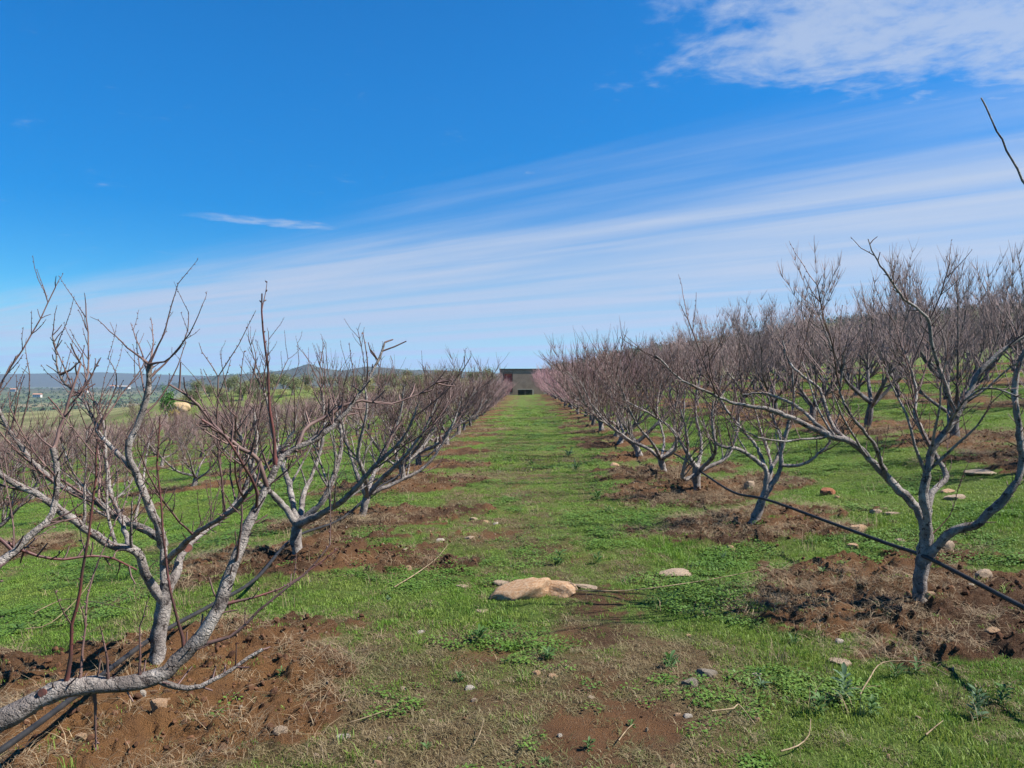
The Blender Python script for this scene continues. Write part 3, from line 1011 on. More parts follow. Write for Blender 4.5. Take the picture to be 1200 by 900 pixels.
for pth in ([(175, 430, d0), (190, 395, d0), (200, 362, d0), (209, 333, d0)], [(176, 428, d0), (200, 420, d0 - .1), (222, 392, d0 - .2), (237, 359, d0 - .25)],
            [(174, 428, d0), (155, 412, d0), (135, 393, d0 + .05), (115, 375, d0 + .1)], [(175, 440, d0), (166, 415, d0 + .1), (158, 395, d0 + .15), (153, 378, d0 + .2)],
            [(174, 430, d0), (180, 400, d0 + .15), (178, 372, d0 + .2)], [(165, 490, d0), (190, 465, d0 + .1), (208, 430, d0 + .15), (218, 400, d0 + .2)], [(170, 470, d0), (163, 430, d0 + .15), (160, 392, d0 + .2)],
            [(205, 445, d0 + .1), (215, 400, d0 + .1), (222, 365, d0 + .1)], [(70, 440, d0 + .3), (92, 425, d0 + .3), (98, 405, d0 + .3)], [(40, 500, d0 + .4), (35, 450, d0 + .4), (30, 410, d0 + .4)],
            [(15, 505, d0 + .4), (22, 465, d0 + .4), (28, 440, d0 + .4)], [(95, 470, d0 + .3), (108, 440, d0 + .3), (112, 420, d0 + .3)], [(130, 500, d0 + .2), (138, 450, d0 + .2), (127, 420, d0 + .2)]):
    h.shoot(pth, 0.0075, 0.0028, 'twig', side=True)
h.done()

# --- second of the left row
x, y, z = site('left', 1, 1)
d0 = y
h = Hero('peach_tree', (x, y, z), 'second peach tree along the left row, twisted grey limbs spreading over the soil', 31)
h.limb([(349, 662, d0), (349, 650, d0), (347, 630, d0), (349, 610, d0)], 0.07, 0.058, 'trunk', twigs=False, sides=10)
kw = dict(subs=8, gap=.05, t0=.2)
h.limb([(348, 615, d0), (335, 596, d0), (320, 580, d0 - .1), (300, 562, d0 - .2), (285, 520, d0 - .25), (270, 480, d0 - .25)], 0.045, 0.012, **kw)
h.limb([(348, 615, d0), (343, 590, d0 + .1), (338, 565, d0 + .25), (322, 520, d0 + .35), (313, 470, d0 + .4), (296, 432, d0 + .4)], 0.042, 0.011, **kw)
h.limb([(351, 617, d0), (366, 600, d0), (382, 580, d0), (397, 540, d0 + .1), (400, 510, d0 + .2), (392, 470, d0 + .3)], 0.045, 0.012, **kw)
h.limb([(353, 617, d0), (380, 600, d0 - .2), (407, 582, d0 - .3), (440, 545, d0 - .4), (473, 513, d0 - .45), (492, 470, d0 - .5)], 0.045, 0.010, **kw)
h.limb([(350, 612, d0), (356, 580, d0 + .4), (372, 540, d0 + .7), (380, 500, d0 + .8), (378, 460, d0 + .85)], 0.04, 0.011, **kw)
for pth in ([(296, 435, d0 + .4), (300, 415, d0 + .4), (294, 395, d0 + .4)], [(392, 475, d0 + .3), (384, 430, d0 + .3), (382, 402, d0 + .3)], [(378, 460, d0 + .8), (360, 420, d0 + .8), (347, 405, d0 + .8)], [(340, 500, d0), (345, 440, d0), (349, 402, d0)], [(270, 480, d0 - .2), (262, 440, d0 - .2), (258, 412, d0 - .2)]):
    h.shoot(pth, 0.008, 0.003, 'twig', side=True)
h.done()

# --- third of the left row
x, y, z = site('left', 1, 2)
d0 = y
h = Hero('peach_tree', (x, y, z), 'third peach tree along the left row with long limbs reaching toward the track', 41)
h.limb([(422, 615, d0), (424, 606, d0), (427, 592, d0), (431, 578, d0)], 0.066, 0.054, 'trunk', twigs=False, sides=10)
h.limb([(430, 580, d0), (420, 560, d0), (413, 540, d0 + .1), (404, 508, d0 + .2), (396, 470, d0 + .2)], 0.042, 0.011, **kw)
h.limb([(431, 580, d0), (448, 560, d0 - .1), (467, 543, d0 - .2), (497, 505, d0 - .3), (513, 467, d0 - .3)], 0.043, 0.010, **kw)
h.limb([(430, 580, d0), (436, 560, d0 + .4), (450, 530, d0 + .6), (468, 490, d0 + .7), (474, 450, d0 + .7)], 0.042, 0.011, **kw)
h.limb([(429, 582, d0), (428, 560, d0 - .4), (420, 530, d0 - .6), (430, 480, d0 - .7), (425, 440, d0 - .7)], 0.040, 0.011, **kw)
h.limb([(432, 580, d0), (465, 565, d0 + .1), (500, 545, d0 + .2), (527, 505, d0 + .25), (540, 470, d0 + .3)], 0.036, 0.010, **kw)
h.done()

# --- tree whose one shoot hangs into the frame, right of the photographer
x, y, z = site('right', 0, 0)
h = Hero('peach_tree', (x, y, z), 'peach tree beyond the frame with one bare shoot arching into the sky', 51)
b = np.array((x, y, z))
h.limb([b + (0, 0, -.1), b + (0, 0, 0.1), b + (0.02, 0.02, .42)], 0.10, 0.085, 'trunk', world=True, twigs=False)
h.limb([b + (0.0, 0.02, .38), b + (0.2, .1, .8), b + (0.1, .35, 1.5), at(1300, 345, 2.75), at(1240, 268, 2.8), at(1200, 212, 2.84), at(1172, 165, 2.87), at(1150, 115, 2.9)], 0.017, 0.0035, world=True, twigs=False)
h.limb([b + (0.0, 0.02, .38), b + (.4, -.1, .85), b + (.7, -.2, 1.5), b + (.8, -.2, 2.1)], 0.045, 0.01, world=True, subs=4)
h.limb([b + (0.0, 0.0, .38), b + (.1, -.4, .85), b + (.15, -.7, 1.4), b + (.2, -.8, 2.0)], 0.042, 0.01, world=True, subs=4)
h.done()

# --- first whole tree of the right row
x, y, z = site('right', 1, 0)
d0 = y
h = Hero('peach_tree', (x, y, z), 'white barked peach tree with thick spreading limbs, its trunk tied to the raised black pipe', 61)
h.limb([(1072, 725, d0), (1075, 710, d0), (1079, 680, d0), (1083, 651, d0), (1087, 626, d0)], 0.056, 0.056, 'trunk', twigs=False, sides=12, knob=.07)
h.limb([(1088, 660, d0), (1100, 638, d0 - .08), (1116, 622, d0 - .15), (1142, 616, d0 - .2), (1160, 600, d0 - .25), (1184, 576, d0 - .3), (1197, 550, d0 - .3), (1195, 510, d0 - .3), (1189, 450, d0 - .28), (1205, 400, d0 - .3)], 0.040, 0.018, gap=.12, t0=.4, lmax=.3)
h.limb([(1087, 632, d0), (1078, 602, d0 + .05), (1060, 580, d0 + .08), (1038, 558, d0 + .1), (1010, 528, d0 + .12), (996, 518, d0 + .13), (972, 511, d0 + .15), (940, 496, d0 + .2), (908, 482, d0 + .2), (884, 477, d0 + .2),
        (856, 471, d0 + .2), (826, 458, d0 + .2), (800, 446, d0 + .2), (784, 432, d0 + .2), (768, 416, d0 + .2)], 0.038, 0.006, gap=.06, t0=.25, lmax=.35, subs=5)
h.limb([(972, 511, d0 + .15), (956, 496, d0 + .2), (930, 474, d0 + .35), (900, 462, d0 + .45), (870, 462, d0 + .5)], 0.020, 0.006, 'branch', gap=.08, t0=.1)
h.limb([(1000, 520, d0 + .13), (978, 503, d0 + .3), (968, 480, d0 + .4), (960, 456, d0 + .45), (940, 440, d0 + .5), (924, 424, d0 + .55), (917, 398, d0 + .6)], 0.022, 0.006, 'branch', gap=.08, t0=.1)
h.limb([(1040, 560, d0 + .1), (1024, 520, d0 - .1), (1000, 490, d0 - .2), (985, 460, d0 - .25), (990, 420, d0 - .3)], 0.02, 0.006, 'branch', gap=.08, t0=.1, subs=1)
h.limb([(1087, 635, d0), (1086, 605, d0 - .04), (1082, 578, d0 - .06), (1088, 552, d0 - .06), (1093, 527, d0 - .06), (1120, 490, d0 - .05), (1137, 457, d0), (1150, 433, d0), (1180, 407, d0), (1215, 385, d0)], 0.040, 0.014, gap=.06, t0=.3, subs=8)
h.limb([(1120, 490, d0 - .05), (1107, 450, d0 - .1), (1093, 407, d0 - .15), (1086, 372, d0 - .2), (1060, 350, d0 - .25), (1040, 323, d0 - .28), (1025, 300, d0 - .3), (1017, 280, d0 - .3)], 0.022, 0.004, gap=.14, t0=.1, lmax=.18)
h.limb([(1089, 630, d0), (1089, 584, d0 + .1), (1100, 570, d0 + .15), (1109, 558, d0 + .2), (1100, 540, d0 + .25), (1088, 520, d0 + .3), (1073, 487, d0 + .35), (1073, 455, d0 + .4), (1060, 410, d0 + .4)], 0.032, 0.010, gap=.06, t0=.3, subs=6)
h.limb([(1110, 505, d0 - .05), (1130, 470, d0 - .3), (1160, 455, d0 - .4), (1200, 468, d0 - .5)], 0.012, 0.005, 'branch', gap=.09)
h.shoot([(1098, 636, d0), (1112, 605, d0 + .05), (1122, 575, d0 + .05), (1130, 552, d0)], 0.005, 0.0025, 'shoot')
h.done()

# --- second of the right row
x, y, z = site('right', 1, 1)
d0 = y
h = Hero('peach_tree', (x, y, z), 'leaning peach tree forked low, second along the right row by a red block', 71)
h.limb([(879, 626, d0), (882, 616, d0), (889, 597, d0), (898, 574, d0)], 0.068, 0.055, 'trunk', twigs=False, sides=10)
kw2 = dict(subs=6, gap=.055, t0=.25)
h.limb([(898, 580, d0), (898, 552, d0), (890, 543, d0), (867, 527, d0 - .05), (840, 520, d0 - .1), (835, 495, d0 - .1), (836, 470, d0 - .1)], 0.036, 0.010, **kw2)
h.limb([(895, 548, d0), (886, 523, d0 + .1), (867, 500, d0 + .2), (848, 475, d0 + .3), (830, 440, d0 + .3)], 0.026, 0.008, **kw2)
h.limb([(899, 560, d0), (911, 535, d0 + .1), (915, 511, d0 + .15), (908, 495, d0 + .2), (900, 465, d0 + .2)], 0.026, 0.009, **kw2)
h.limb([(901, 578, d0), (908, 562, d0), (915, 546, d0), (916, 527, d0), (922, 505, d0), (930, 470, d0), (928, 430, d0)], 0.038, 0.010, **kw2)
h.limb([(915, 547, d0), (941, 544, d0 - .1), (961, 530, d0 - .2), (972, 518, d0 - .2), (985, 480, d0 - .25)], 0.026, 0.008, **kw2)
h.limb([(900, 572, d0), (903, 540, d0 + .5), (890, 500, d0 + .8), (880, 460, d0 + .9)], 0.03, 0.008, **kw2)
h.done()

# --- third and fourth of the right row
for n, trunk, limbs, lab, sd in ((2, [(817, 585), (817, 575), (816, 560), (817, 547)],
                                  [[(817, 550, 0), (805, 530, 0), (787, 503, .1), (762, 485, .15), (733, 470, .2)], [(816, 555, 0), (800, 560, -.3), (806, 520, -.5), (795, 470, -.6)],
                                   [(818, 552, 0), (845, 540, .1), (858, 525, .2), (866, 490, .3), (860, 450, .3)], [(817, 550, 0), (822, 520, .5), (815, 480, .7), (822, 430, .8)], [(819, 552, 0), (838, 530, -.4), (836, 490, -.6), (846, 440, -.6)]],
                                  'third peach tree along the right row, stubby trunk in a straw covered mound', 81),
                                 (3, [(778, 562), (778, 554), (776, 545), (774, 536)],
                                  [[(774, 538, 0), (760, 526, 0), (740, 517, .1), (715, 498, .15), (690, 470, .2)], [(775, 540, 0), (765, 520, -.4), (745, 495, -.6), (728, 455, -.7)],
                                   [(776, 540, 0), (790, 522, .1), (800, 495, .2), (803, 450, .3)], [(775, 538, 0), (778, 515, .5), (770, 480, .8), (776, 440, .9)], [(776, 540, 0), (792, 525, -.4), (790, 490, -.6), (798, 440, -.7)]],
                                  'fourth peach tree along the right row, limbs sweeping low toward the grass track', 91)):
    x, y, z = site('right', 1, n)
    h = Hero('peach_tree', (x, y, z), lab, sd)
    h.limb([(a, c, y) for a, c in trunk], 0.075, 0.06, 'trunk', twigs=False, sides=9)
    for l in limbs:
        h.limb([(a, c, y + e) for a, c, e in l], 0.038, 0.009, **kw)
    h.done()

# --- all the others
nl = nr = 0
for s_, k, i, x, y in SITES:
    if k == 0 or (k == 1 and (i < 3 or (s_ == 'right' and i < 4))):
        continue
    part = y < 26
    if k == 1:
        side = s_
        ordw = ORD[i] if i < 8 else None
        if ordw:
            lab = f'{ordw} peach tree along the {side} row beside the grass track, bare and vase shaped'
        else:
            st_ = 'in the crowded middle' if y < 52 else 'near the shed end'
            lab = f'bare peach tree {st_} of the {side} trackside row'
        kind = 'pink' if (s_ == 'right' and y > 30) or (s_ == 'left' and y > 50 and prng.random() < .4) else 'peach'
        place_tree('peach_tree', kind, x, y, lab, f'peach trees of the {side} trackside row', prng.uniform(0.95, 1.1) * (.84 - .16 * min(max((y - 20) / 40, 0), 1) if s_ == 'left' else 1.06 - .1 * min(max((y - 35) / 40, 0), 1)), part)
    elif s_ == 'left':
        st_ = 'near end' if y < 24 else 'middle' if y < 50 else 'shed end'
        lab = f'low peach tree at the {st_} of the {ORD[k - 1]} row downhill of the track'
        place_tree('peach_tree', 'peach', x, y, lab, f'peach trees of the {ORD[k - 1]} downhill row', prng.uniform(0.74, 0.88), part)
    else:
        if k == 2 and y < 21:
            q = ORD[nr]; nr += 1
            lab = f'tall dark plum tree, {q} along the uphill row behind the white barked peach tree'
        else:
            st_ = 'near end' if y < 24 else 'middle' if y < 50 else 'shed end'
            lab = f'dark plum tree at the {st_} of the {ORD[k - 1]} row uphill of the track'
        kind = 'pink' if y > 48 and k < 4 and prng.random() < .6 else 'plum'
        place_tree('plum_tree', kind, x, y, lab, f'plum trees of the {ORD[k - 1]} uphill row', prng.uniform(0.96, 1.12) * (1.25 if kind == 'pink' else 1.0) * (0.84 if y < 15 else 1) * .97, part)


# ------------------------------------------------------------------ black water pipes tied along the rows
def pipe(path, label, r=0.0135):
    P = spline(path, 0.12)
    mb = MB()
    mb.tube(P - P[0], np.full(len(P), r), 10)
    o = mb.build('water_pipe', M['pipe'])
    o.location = P[0]
    return tag(o, label, 'pipe', 'water pipes tied along the tree rows')


lp = [at(-160, 985, 2.5), at(0, 880, 2.98), at(85, 818, 3.55), at(178, 748, 4.5), at(250, 708, 5.3), at(300, 678, 6.05), at(345, 630, 7.75)]
for yy in np.arange(9.0, 80, 2.0):
    xx = row_x(-2.16, yy)
    lp.append(np.array((xx, yy, ground_z(xx, yy) + 0.13 + 0.05 * math.sin(yy * 1.3))))
pipe(lp, 'black water pipe sagging low along the left row, just above the orange soil')
rp = [at(1330, 775, 3.3), at(1200, 712, 4.0), at(1090, 655, 5.05), at(1040, 637, 5.6), at(980, 615, 6.4), at(900, 586, 7.85), at(860, 577, 9.0)]
for yy in np.arange(10.4, 80, 2.0):
    xx = row_x(2.42, yy)
    rp.append(np.array((xx, yy, ground_z(xx, yy) + 0.27 + 0.06 * math.sin(yy * 1.1))))
pipe(rp, 'black water pipe strung knee high along the right row')


# ------------------------------------------------------------------ stones lying in the grass and soil
def stone_mesh(seed, sub, flat):
    g = np.random.default_rng(seed)
    bm = bmesh.new()
    bmesh.ops.create_icosphere(bm, subdivisions=sub, radius=1.0)
    V = np.array([v.co[:] for v in bm.verts])
    planes = g.normal(0, 1, (9, 3)); planes /= np.linalg.norm(planes, axis=1)[:, None]
    for pl in planes:
        lim = g.uniform(0.5, 0.85)
        dd = V @ pl
        V = V - np.clip(dd - lim, 0, None)[:, None] * pl * 0.92
    n = fbm(V[:, 0] * 2.3 + seed, V[:, 1] * 2.3 + V[:, 2] * 1.7, seed, 4) - 0.5
    V = V * (1 + 0.32 * n)[:, None]
    V[:, 2] = np.where(V[:, 2] > flat, flat + (V[:, 2] - flat) * 0.25, V[:, 2])
    for v, c in zip(bm.verts, V):
        v.co = c
    for f in bm.faces:
        f.smooth = sub > 3
    me = bpy.data.meshes.new('stone')
    bm.to_mesh(me)
    bm.free()
    return me


STONES = [
    # px, py, width px, height/width, depth/width, colour, label
    (608, 702, 76, .30, .55, 'rock_orange', 'smooth orange rock slab tilted out of the grass track', .6),
    (650, 697, 60, .42, .6, 'rock_orange', 'pitted orange boulder butted against the tilted slab on the track', .7),
    (590, 686, 26, .25, .6, 'rock_pale', 'thin buff stone behind the tilted orange slab', .6),
    (688, 690, 30, .16, .6, 'rock_pale', 'flat broken flake beside the pitted orange boulder', .5),
    (563, 718, 18, .2, .7, 'rock_pale', 'flat pale stone just before the tilted orange slab', .5),
    (795, 675, 44, .26, .6, 'rock_pale', 'long flat buff stone in green grass right of the track', .5),
    (985, 778, 31, .2, .8, 'rock_pale', 'flat buff stone at the grass edge of the tilled patch', .4),
    (984, 755, 12, .7, .8, 'rock_white', 'small pale upright stone above the flat buff stone', .8),
    (493, 742, 12, .35, .8, 'rock_white', 'small bright white stone alone on the left grass', .6),
    (628, 791, 11, .7, .8, 'rock_orange', 'small orange stone next to a leafy weed on the track', .8),
    (648, 794, 13, .4, .8, 'rock_orange', 'flat pinkish stone on bare earth of the track', .6),
    (665, 783, 7, .7, .8, 'rock_pale', 'tiny pale pebble above the flat pinkish stone', .8),
    (810, 806, 20, .7, .9, 'rock_grey', 'squarish grey stone, lower of a pair', .8),
    (827, 793, 30, .45, .7, 'rock_grey', 'wide grey stone, upper of a pair', .6),
    (550, 809, 13, .5, .8, 'rock_white', 'pale angular stone on dry turf near a weed', .7),
    (556, 823, 9, .6, .8, 'rock_pale', 'small buff pebble just below the pale angular stone', .8),
    (505, 845, 10, .55, .8, 'rock_pale', 'small cream pebble on olive turf', .7),
    (472, 808, 10, .5, .8, 'rock_pale', 'small tan pebble in thin grass', .7),
    (406, 826, 8, .6, .8, 'rock_pale', 'tiny cream pebble near the left tilled patch', .7),
    (402, 867, 19, .45, .8, 'rock_white', 'pale chunky stone in lush grass by the orange soil', .6),
    (328, 865, 18, .55, .8, 'rock_pale', 'yellowish rough stone at the edge of the orange soil', .7),
    (370, 885, 10, .6, .7, 'rock_pale', 'small beige stone between two larger pale stones', .8),
    (457, 867, 9, .9, .8, 'rock_pale', 'small upright buff pebble in grass', .8),
    (442, 895, 12, .8, .8, 'rock_orange', 'small orange rounded stone at the near grass', .9),
    (185, 853, 22, .7, .7, 'rock_orange', 'bright orange clay lump in the tilled left patch', .8),
    (167, 825, 10, .8, .8, 'rock_white', 'cream stone fragment in the orange tilled earth', .8),
    (95, 870, 16, .6, .8, 'rock_orange', 'dull orange clay clod under the leaning limb', .8),
    (790, 898, 12, .6, .8, 'rock_orange', 'pink stone in dry turf at the track', .8),
    (806, 841, 12, .5, .8, 'rock_white', 'whitish chip on bare earth right of the track', .7),
    (795, 838, 10, .4, .8, 'rock_orange', 'pinkish chip touching the whitish chip', .7),
    (886, 843, 10, .8, .8, 'rock_orange', 'small tan cube stone by a forked stalk', .8),
    (656, 863, 7, .6, .8, 'rock_white', 'tiny white pebble on the earthy track', .7),
    (694, 818, 11, .4, .8, 'rock_pale', 'small flat cream stone on the track', .5),
    (888, 793, 13, .35, .8, 'rock_white', 'flat whitish stone in right hand grass', .5),
    (808, 746, 8, .6, .8, 'rock_orange', 'tiny salmon pebble in lush grass', .8),
    (1000, 643, 15, .85, .7, 'rock_orange', 'bright orange upright stone under the raised pipe', .9),
    (1007, 624, 22, .5, .8, 'rock_orange', 'orange lump on soil just above the raised pipe', .8),
    (856, 644, 11, .9, .8, 'rock_orange', 'small orange stone beside a broad leaved plant', .9),
    (971, 580, 18, .75, .8, 'rock_red', 'rust red block standing on green grass', .9),
    (983, 583, 8, .6, .8, 'rock_orange', 'small tan stone leaning on the rust red block', .8),
    (878, 577, 16, 1.1, .6, 'rock_pale', 'pinkish upright stone in the shaded hollow', .9),
    (1158, 556, 46, .2, .7, 'rock_pale', 'long flat tan slab on the upper grass', .5),
    (1120, 585, 28, .3, .7, 'rock_pale', 'flat pale rock half sunk in upper grass', .5),
    (1112, 577, 16, .4, .7, 'rock_orange', 'small pinkish rock behind the half sunk pale rock', .6),
    (1027, 602, 14, .6, .8, 'rock_pale', 'cream stone on upper grass beyond the pipe', .8),
    (1046, 603, 18, .25, .8, 'rock_pale', 'flat cream stone beside another beyond the pipe', .5),
    (1056, 636, 16, .45, .8, 'rock_pale', 'tan stone in grass behind the white barked trunk', .7),
    (1112, 645, 16, .9, .7, 'rock_pale', 'cream boulder tucked right of the white barked trunk', .9),
    (1155, 680, 22, .6, .7, 'rock_pale', 'tan stone in soil above the pipe end', .8),
    (1137, 692, 11, .6, .7, 'rock_white', 'pale pebble in soil below the pipe', .8),
    (1092, 716, 14, .8, .7, 'rock_orange', 'yellowish stone at the foot of the white barked trunk', .8),
    (1065, 684, 10, .7, .7, 'rock_orange', 'pinkish pebble left of the white barked trunk', .8),
    (1165, 747, 16, .5, .8, 'rock_orange', 'ochre clod low in the right tilled patch', .8),
    (1078, 842, 10, .4, .8, 'rock_pale', 'thin tan chip among right foreground weeds', .6),
    (476, 648, 14, .5, .8, 'rock_pale', 'pale stone at the rim of the second left soil patch', .7),
    (479, 668, 10, .8, .8, 'rock_orange', 'vivid orange small stone by a dry stalk', .9),
    (462, 658, 16, .3, .8, 'rock_red', 'rusty flat clod at the rim of the soil patch', .7),
    (542, 688, 15, .25, .8, 'rock_pale', 'thin flat tan stone left of the orange slab', .5),
    (550, 632, 12, .4, .8, 'rock_pale', 'small pale stone beside a bare track spot', .7),
    (516, 636, 12, .4, .8, 'rock_white', 'whitish stone on turf left of the bare spot', .6),
    (556, 609, 11, .5, .8, 'rock_pale', 'cream stone near the third soil patch', .7),
    (581, 614, 9, .4, .8, 'rock_white', 'white pebble on the green track', .6),
    (570, 612, 12, .3, .8, 'rock_orange', 'flat orange chip between pale pebbles on the track', .6),
    (720, 546, 12, .6, .8, 'rock_orange', 'tan stone against a straw covered mound', .8),
    (467, 642, 7, .6, .8, 'rock_white', 'small white chip at the second soil patch', .7),
]
SM = {s: stone_mesh(300 + s, 3, 0.55 + 0.08 * (s % 4)) for s in range(9)}
SMS = {s: stone_mesh(400 + s, 2, 0.6 + 0.08 * (s % 4)) for s in range(7)}
big = stone_mesh(512, 4, 0.85)
big2 = stone_mesh(507, 3, 0.6)
srng = random.Random(3)
for i, (px, py, w, hw, dw, col, lab, fl) in enumerate(STONES):
    x, y = hit(px, py)
    W = w / F * y
    me = (big if i == 0 else big2 if i == 1 else (SM[i % 9] if w > 14 else SMS[i % 7])).copy()
    me.materials.clear()
    me.materials.append(M[col])
    o = link('stone', me)
    o.scale = (W / 2 * 1.08, W / 2 * dw * 1.08, W / 2 * hw * 1.5)
    o.location = (x, y + W * 0.12, ground_z(x, y) + W * hw * 0.02)
    o.rotation_euler = (srng.uniform(-.12, .12), srng.uniform(-.15, .15), srng.uniform(-.5, .5))
    if i == 0:
        o.rotation_euler = (0.22, -0.30, 0.15)
    tag(o, lab, 'stone', 'stones lying about the orchard floor')


# ------------------------------------------------------------------ dry stalks
def stalk(pxs, label, r=0.004, lift=0.03):
    P = []
    for q in pxs:
        x, y = hit(q[0], q[1])
        P.append((x, y, ground_z(x, y) + (q[2] if len(q) > 2 else lift)))
    P = spline(P, 0.05)
    mb = MB()
    mb.tube(P - P[0], np.linspace(r, r * 0.5, len(P)), 5)
    o = mb.build('dry_stalk', M['straw'])
    o.location = P[0]
    tag(o, label, 'stalk', 'dry stalks lying on the orchard floor')


stalk([(462, 692), (490, 675), (512, 663), (525, 650, .1)], 'long pale dead stalk pointing at the left soil patches', 0.006)
stalk([(640, 695), (700, 698), (745, 696), (800, 690), (850, 680), (900, 674)], 'long thin pale stalk trailing right from the orange boulder', 0.005)
stalk([(1008, 822), (1018, 812, .06), (1035, 798, .1), (1080, 794, .08), (1112, 799)], 'arched pale stalk over right foreground weeds', 0.004)
stalk([(992, 813), (1020, 813), (1032, 812)], 'short straight stalk beside the arched one', 0.003)
stalk([(834, 842), (860, 839), (866, 834), (885, 856)], 'forked tan stalk on dry turf by the tan cube stone', 0.004)
stalk([(915, 887), (935, 880), (948, 868), (950, 855, .05)], 'curved straw coloured stalk on bare turf at right', 0.004)
stalk([(1085, 872), (1095, 862), (1105, 855)], 'short white stalk in bright green turf', 0.004)
stalk([(386, 757), (398, 766), (408, 776)], 'short pale stalk at the rim of the left tilled patch', 0.004)
stalk([(410, 853), (440, 845), (460, 838)], 'thin dry stalk across lush left turf', 0.003)
stalk([(555, 880), (562, 870), (567, 857, .05)], 'bent brown stalk on the earthy track', 0.003)
stalk([(725, 875), (735, 862), (742, 855)], 'small brown stalk beside the bare earth', 0.003)
stalk([(40, 730), (75, 718, .1), (110, 722, .12), (160, 732, .1)], 'dead weed stem lying behind the leaning limb', 0.004, .08)
stalk([(30, 745), (60, 738, .05), (100, 712, .15), (118, 690, .3)], 'dead upright stem beside the first left trunk', 0.004, .05)


# ------------------------------------------------------------------ leafy weeds
def leaf_mesh(seed, L, W, bend):
    g = np.random.default_rng(seed)
    n = 6
    t = np.linspace(0, 1, n)
    w = W * np.sin(math.pi * np.clip(t * 0.86 + 0.1, 0, 1)) ** 0.8
    c = np.column_stack([L * t * np.cos(bend * t * .6), np.zeros(n), L * (0.55 * t - bend * 0.55 * t * t)])
    wav = g.normal(0, W * 0.12, (n, 2))
    a = c + np.column_stack([np.zeros(n), w, W * .25 + wav[:, 0]])
    b = c - np.column_stack([np.zeros(n), w, -W * .25 + wav[:, 1]])
    V = np.vstack([a, c, b])
    q = []
    for i in range(n - 1):
        q += [[i, i + 1, n + i + 1, n + i], [n + i, n + i + 1, 2 * n + i + 1, 2 * n + i]]
    mb = MB()
    mb.add(V, [np.array(q)])
    return mb.mesh('leaf', [])


LEAF = {}
for mname in ('weed', 'weed_blue'):
    for kind, (L, W, bend) in {'broad': (.12, .015, .6), 'blade': (.17, .010, .45), 'small': (.06, .012, .5)}.items():
        for v in range(3):
            me = leaf_mesh(v + 5, L * (1 + .15 * v), W, bend * (1 + .3 * v))
            me.materials.append(M[mname])
            LEAF[mname, kind, v] = me


def weed(px, py, w, kind, mname, n, label, tall=1.0):
    x, y = hit(px, py)
    g = random.Random(int(px * 7 + py))
    root = empty('weed', (x, y, ground_z(x, y) - 0.005), g.uniform(0, 6))
    L = {'broad': .14, 'blade': .2, 'small': .095}[kind]
    s = (w / F * y) / (2 * L) * 0.8
    n = int(n * 1.6)
    for i in range(n):
        o = link('leaf', LEAF[mname, kind, i % 3], root)
        k = s * g.uniform(0.4, 1.0)
        o.scale = (k, k * 1.1, k * tall)
        a = i * 2.4 + g.uniform(-.3, .3)
        o.rotation_euler = (g.uniform(-.2, .2), -g.uniform(-0.15, 0.9) * (0.4 + 0.6 * i / n), a)
        o.location = (0.01 * s * math.cos(a), 0.01 * s * math.sin(a), 0.004 * i * s)
    return tag(root, label, 'weed', 'leafy weeds in the orchard grass')


weed(675, 553, 34, 'blade', 'weed_blue', 16, 'large blue green leafy weed at the right edge of the far track', 1.3)
weed(666, 535, 26, 'broad', 'weed_blue', 12, 'pale blue green weed behind the large leafy one')
weed(848, 657, 30, 'blade', 'weed_blue', 14, 'blue green strap leaved plant beside the small orange stone', 1.5)
weed(562, 752, 40, 'broad', 'weed', 20, 'dark green rosette on the track, upper of two')
weed(643, 772, 32, 'broad', 'weed', 18, 'dark green rosette near the small orange stone, on the track')
weed(538, 798, 26, 'small', 'weed', 14, 'low dark rosette by the pale angular stone')
weed(785, 784, 44, 'broad', 'weed', 18, 'spreading green weed above the paired grey stones')
weed(892, 806, 34, 'broad', 'weed_blue', 14, 'grey green weed below the flat whitish stone')
weed(990, 825, 56, 'small', 'weed_blue', 24, 'bushy blue green weed under the arched stalk', 0.9)
weed(960, 838, 44, 'small', 'weed', 20, 'dense green weed left of the bushy blue green one', 0.9)
weed(1022, 840, 40, 'small', 'weed', 20, 'dense green weed right of the bushy blue green one', 0.9)
weed(1050, 795, 54, 'blade', 'weed', 18, 'bright tuft of leaves at the foot of the tilled right patch', 1.3)
weed(1145, 840, 54, 'small', 'weed_blue', 24, 'bluish leafy clump in the right foreground turf', 0.9)
weed(1175, 825, 44, 'small', 'weed', 20, 'leafy clump right beside the bluish one', 0.9)
weed(1075, 790, 34, 'small', 'weed', 16, 'small leafy weed below the right tilled patch')
weed(740, 850, 24, 'small', 'weed', 12, 'small dark rosette on bare red earth')
weed(690, 880, 30, 'small', 'weed', 14, 'ground hugging rosette on the near earthy track')
weed(500, 878, 26, 'broad', 'weed', 12, 'ragged rosette in near left turf')
weed(640, 893, 30, 'broad', 'weed', 12, 'ragged rosette in the near middle turf')
weed(20, 742, 34, 'broad', 'weed', 14, 'leafy weed between the orange soil and lush left grass')
weed(700, 585, 30, 'broad', 'weed', 14, 'green weed against the straw mound right of the track')
weed(712, 600, 24, 'broad', 'weed', 12, 'dark weed at the straw mound foot')
weed(623, 545, 20, 'broad', 'weed', 12, 'small dark weed midway along the green track')
weed(455, 705, 20, 'small', 'weed_blue', 12, 'small grey weed on the left turf by the dead stalk')
weed(700, 660, 30, 'small', 'weed', 14, 'low dark weed right of the bare track spot')
weed(655, 662, 36, 'small', 'weed', 16, 'dark low weed above the pitted orange boulder')
weed(930, 755, 40, 'blade', 'weed', 16, 'upright grassy weed at the left rim of the right tilled patch', 1.4)
weed(965, 680, 26, 'broad', 'weed', 12, 'green weed growing inside the right tilled soil')
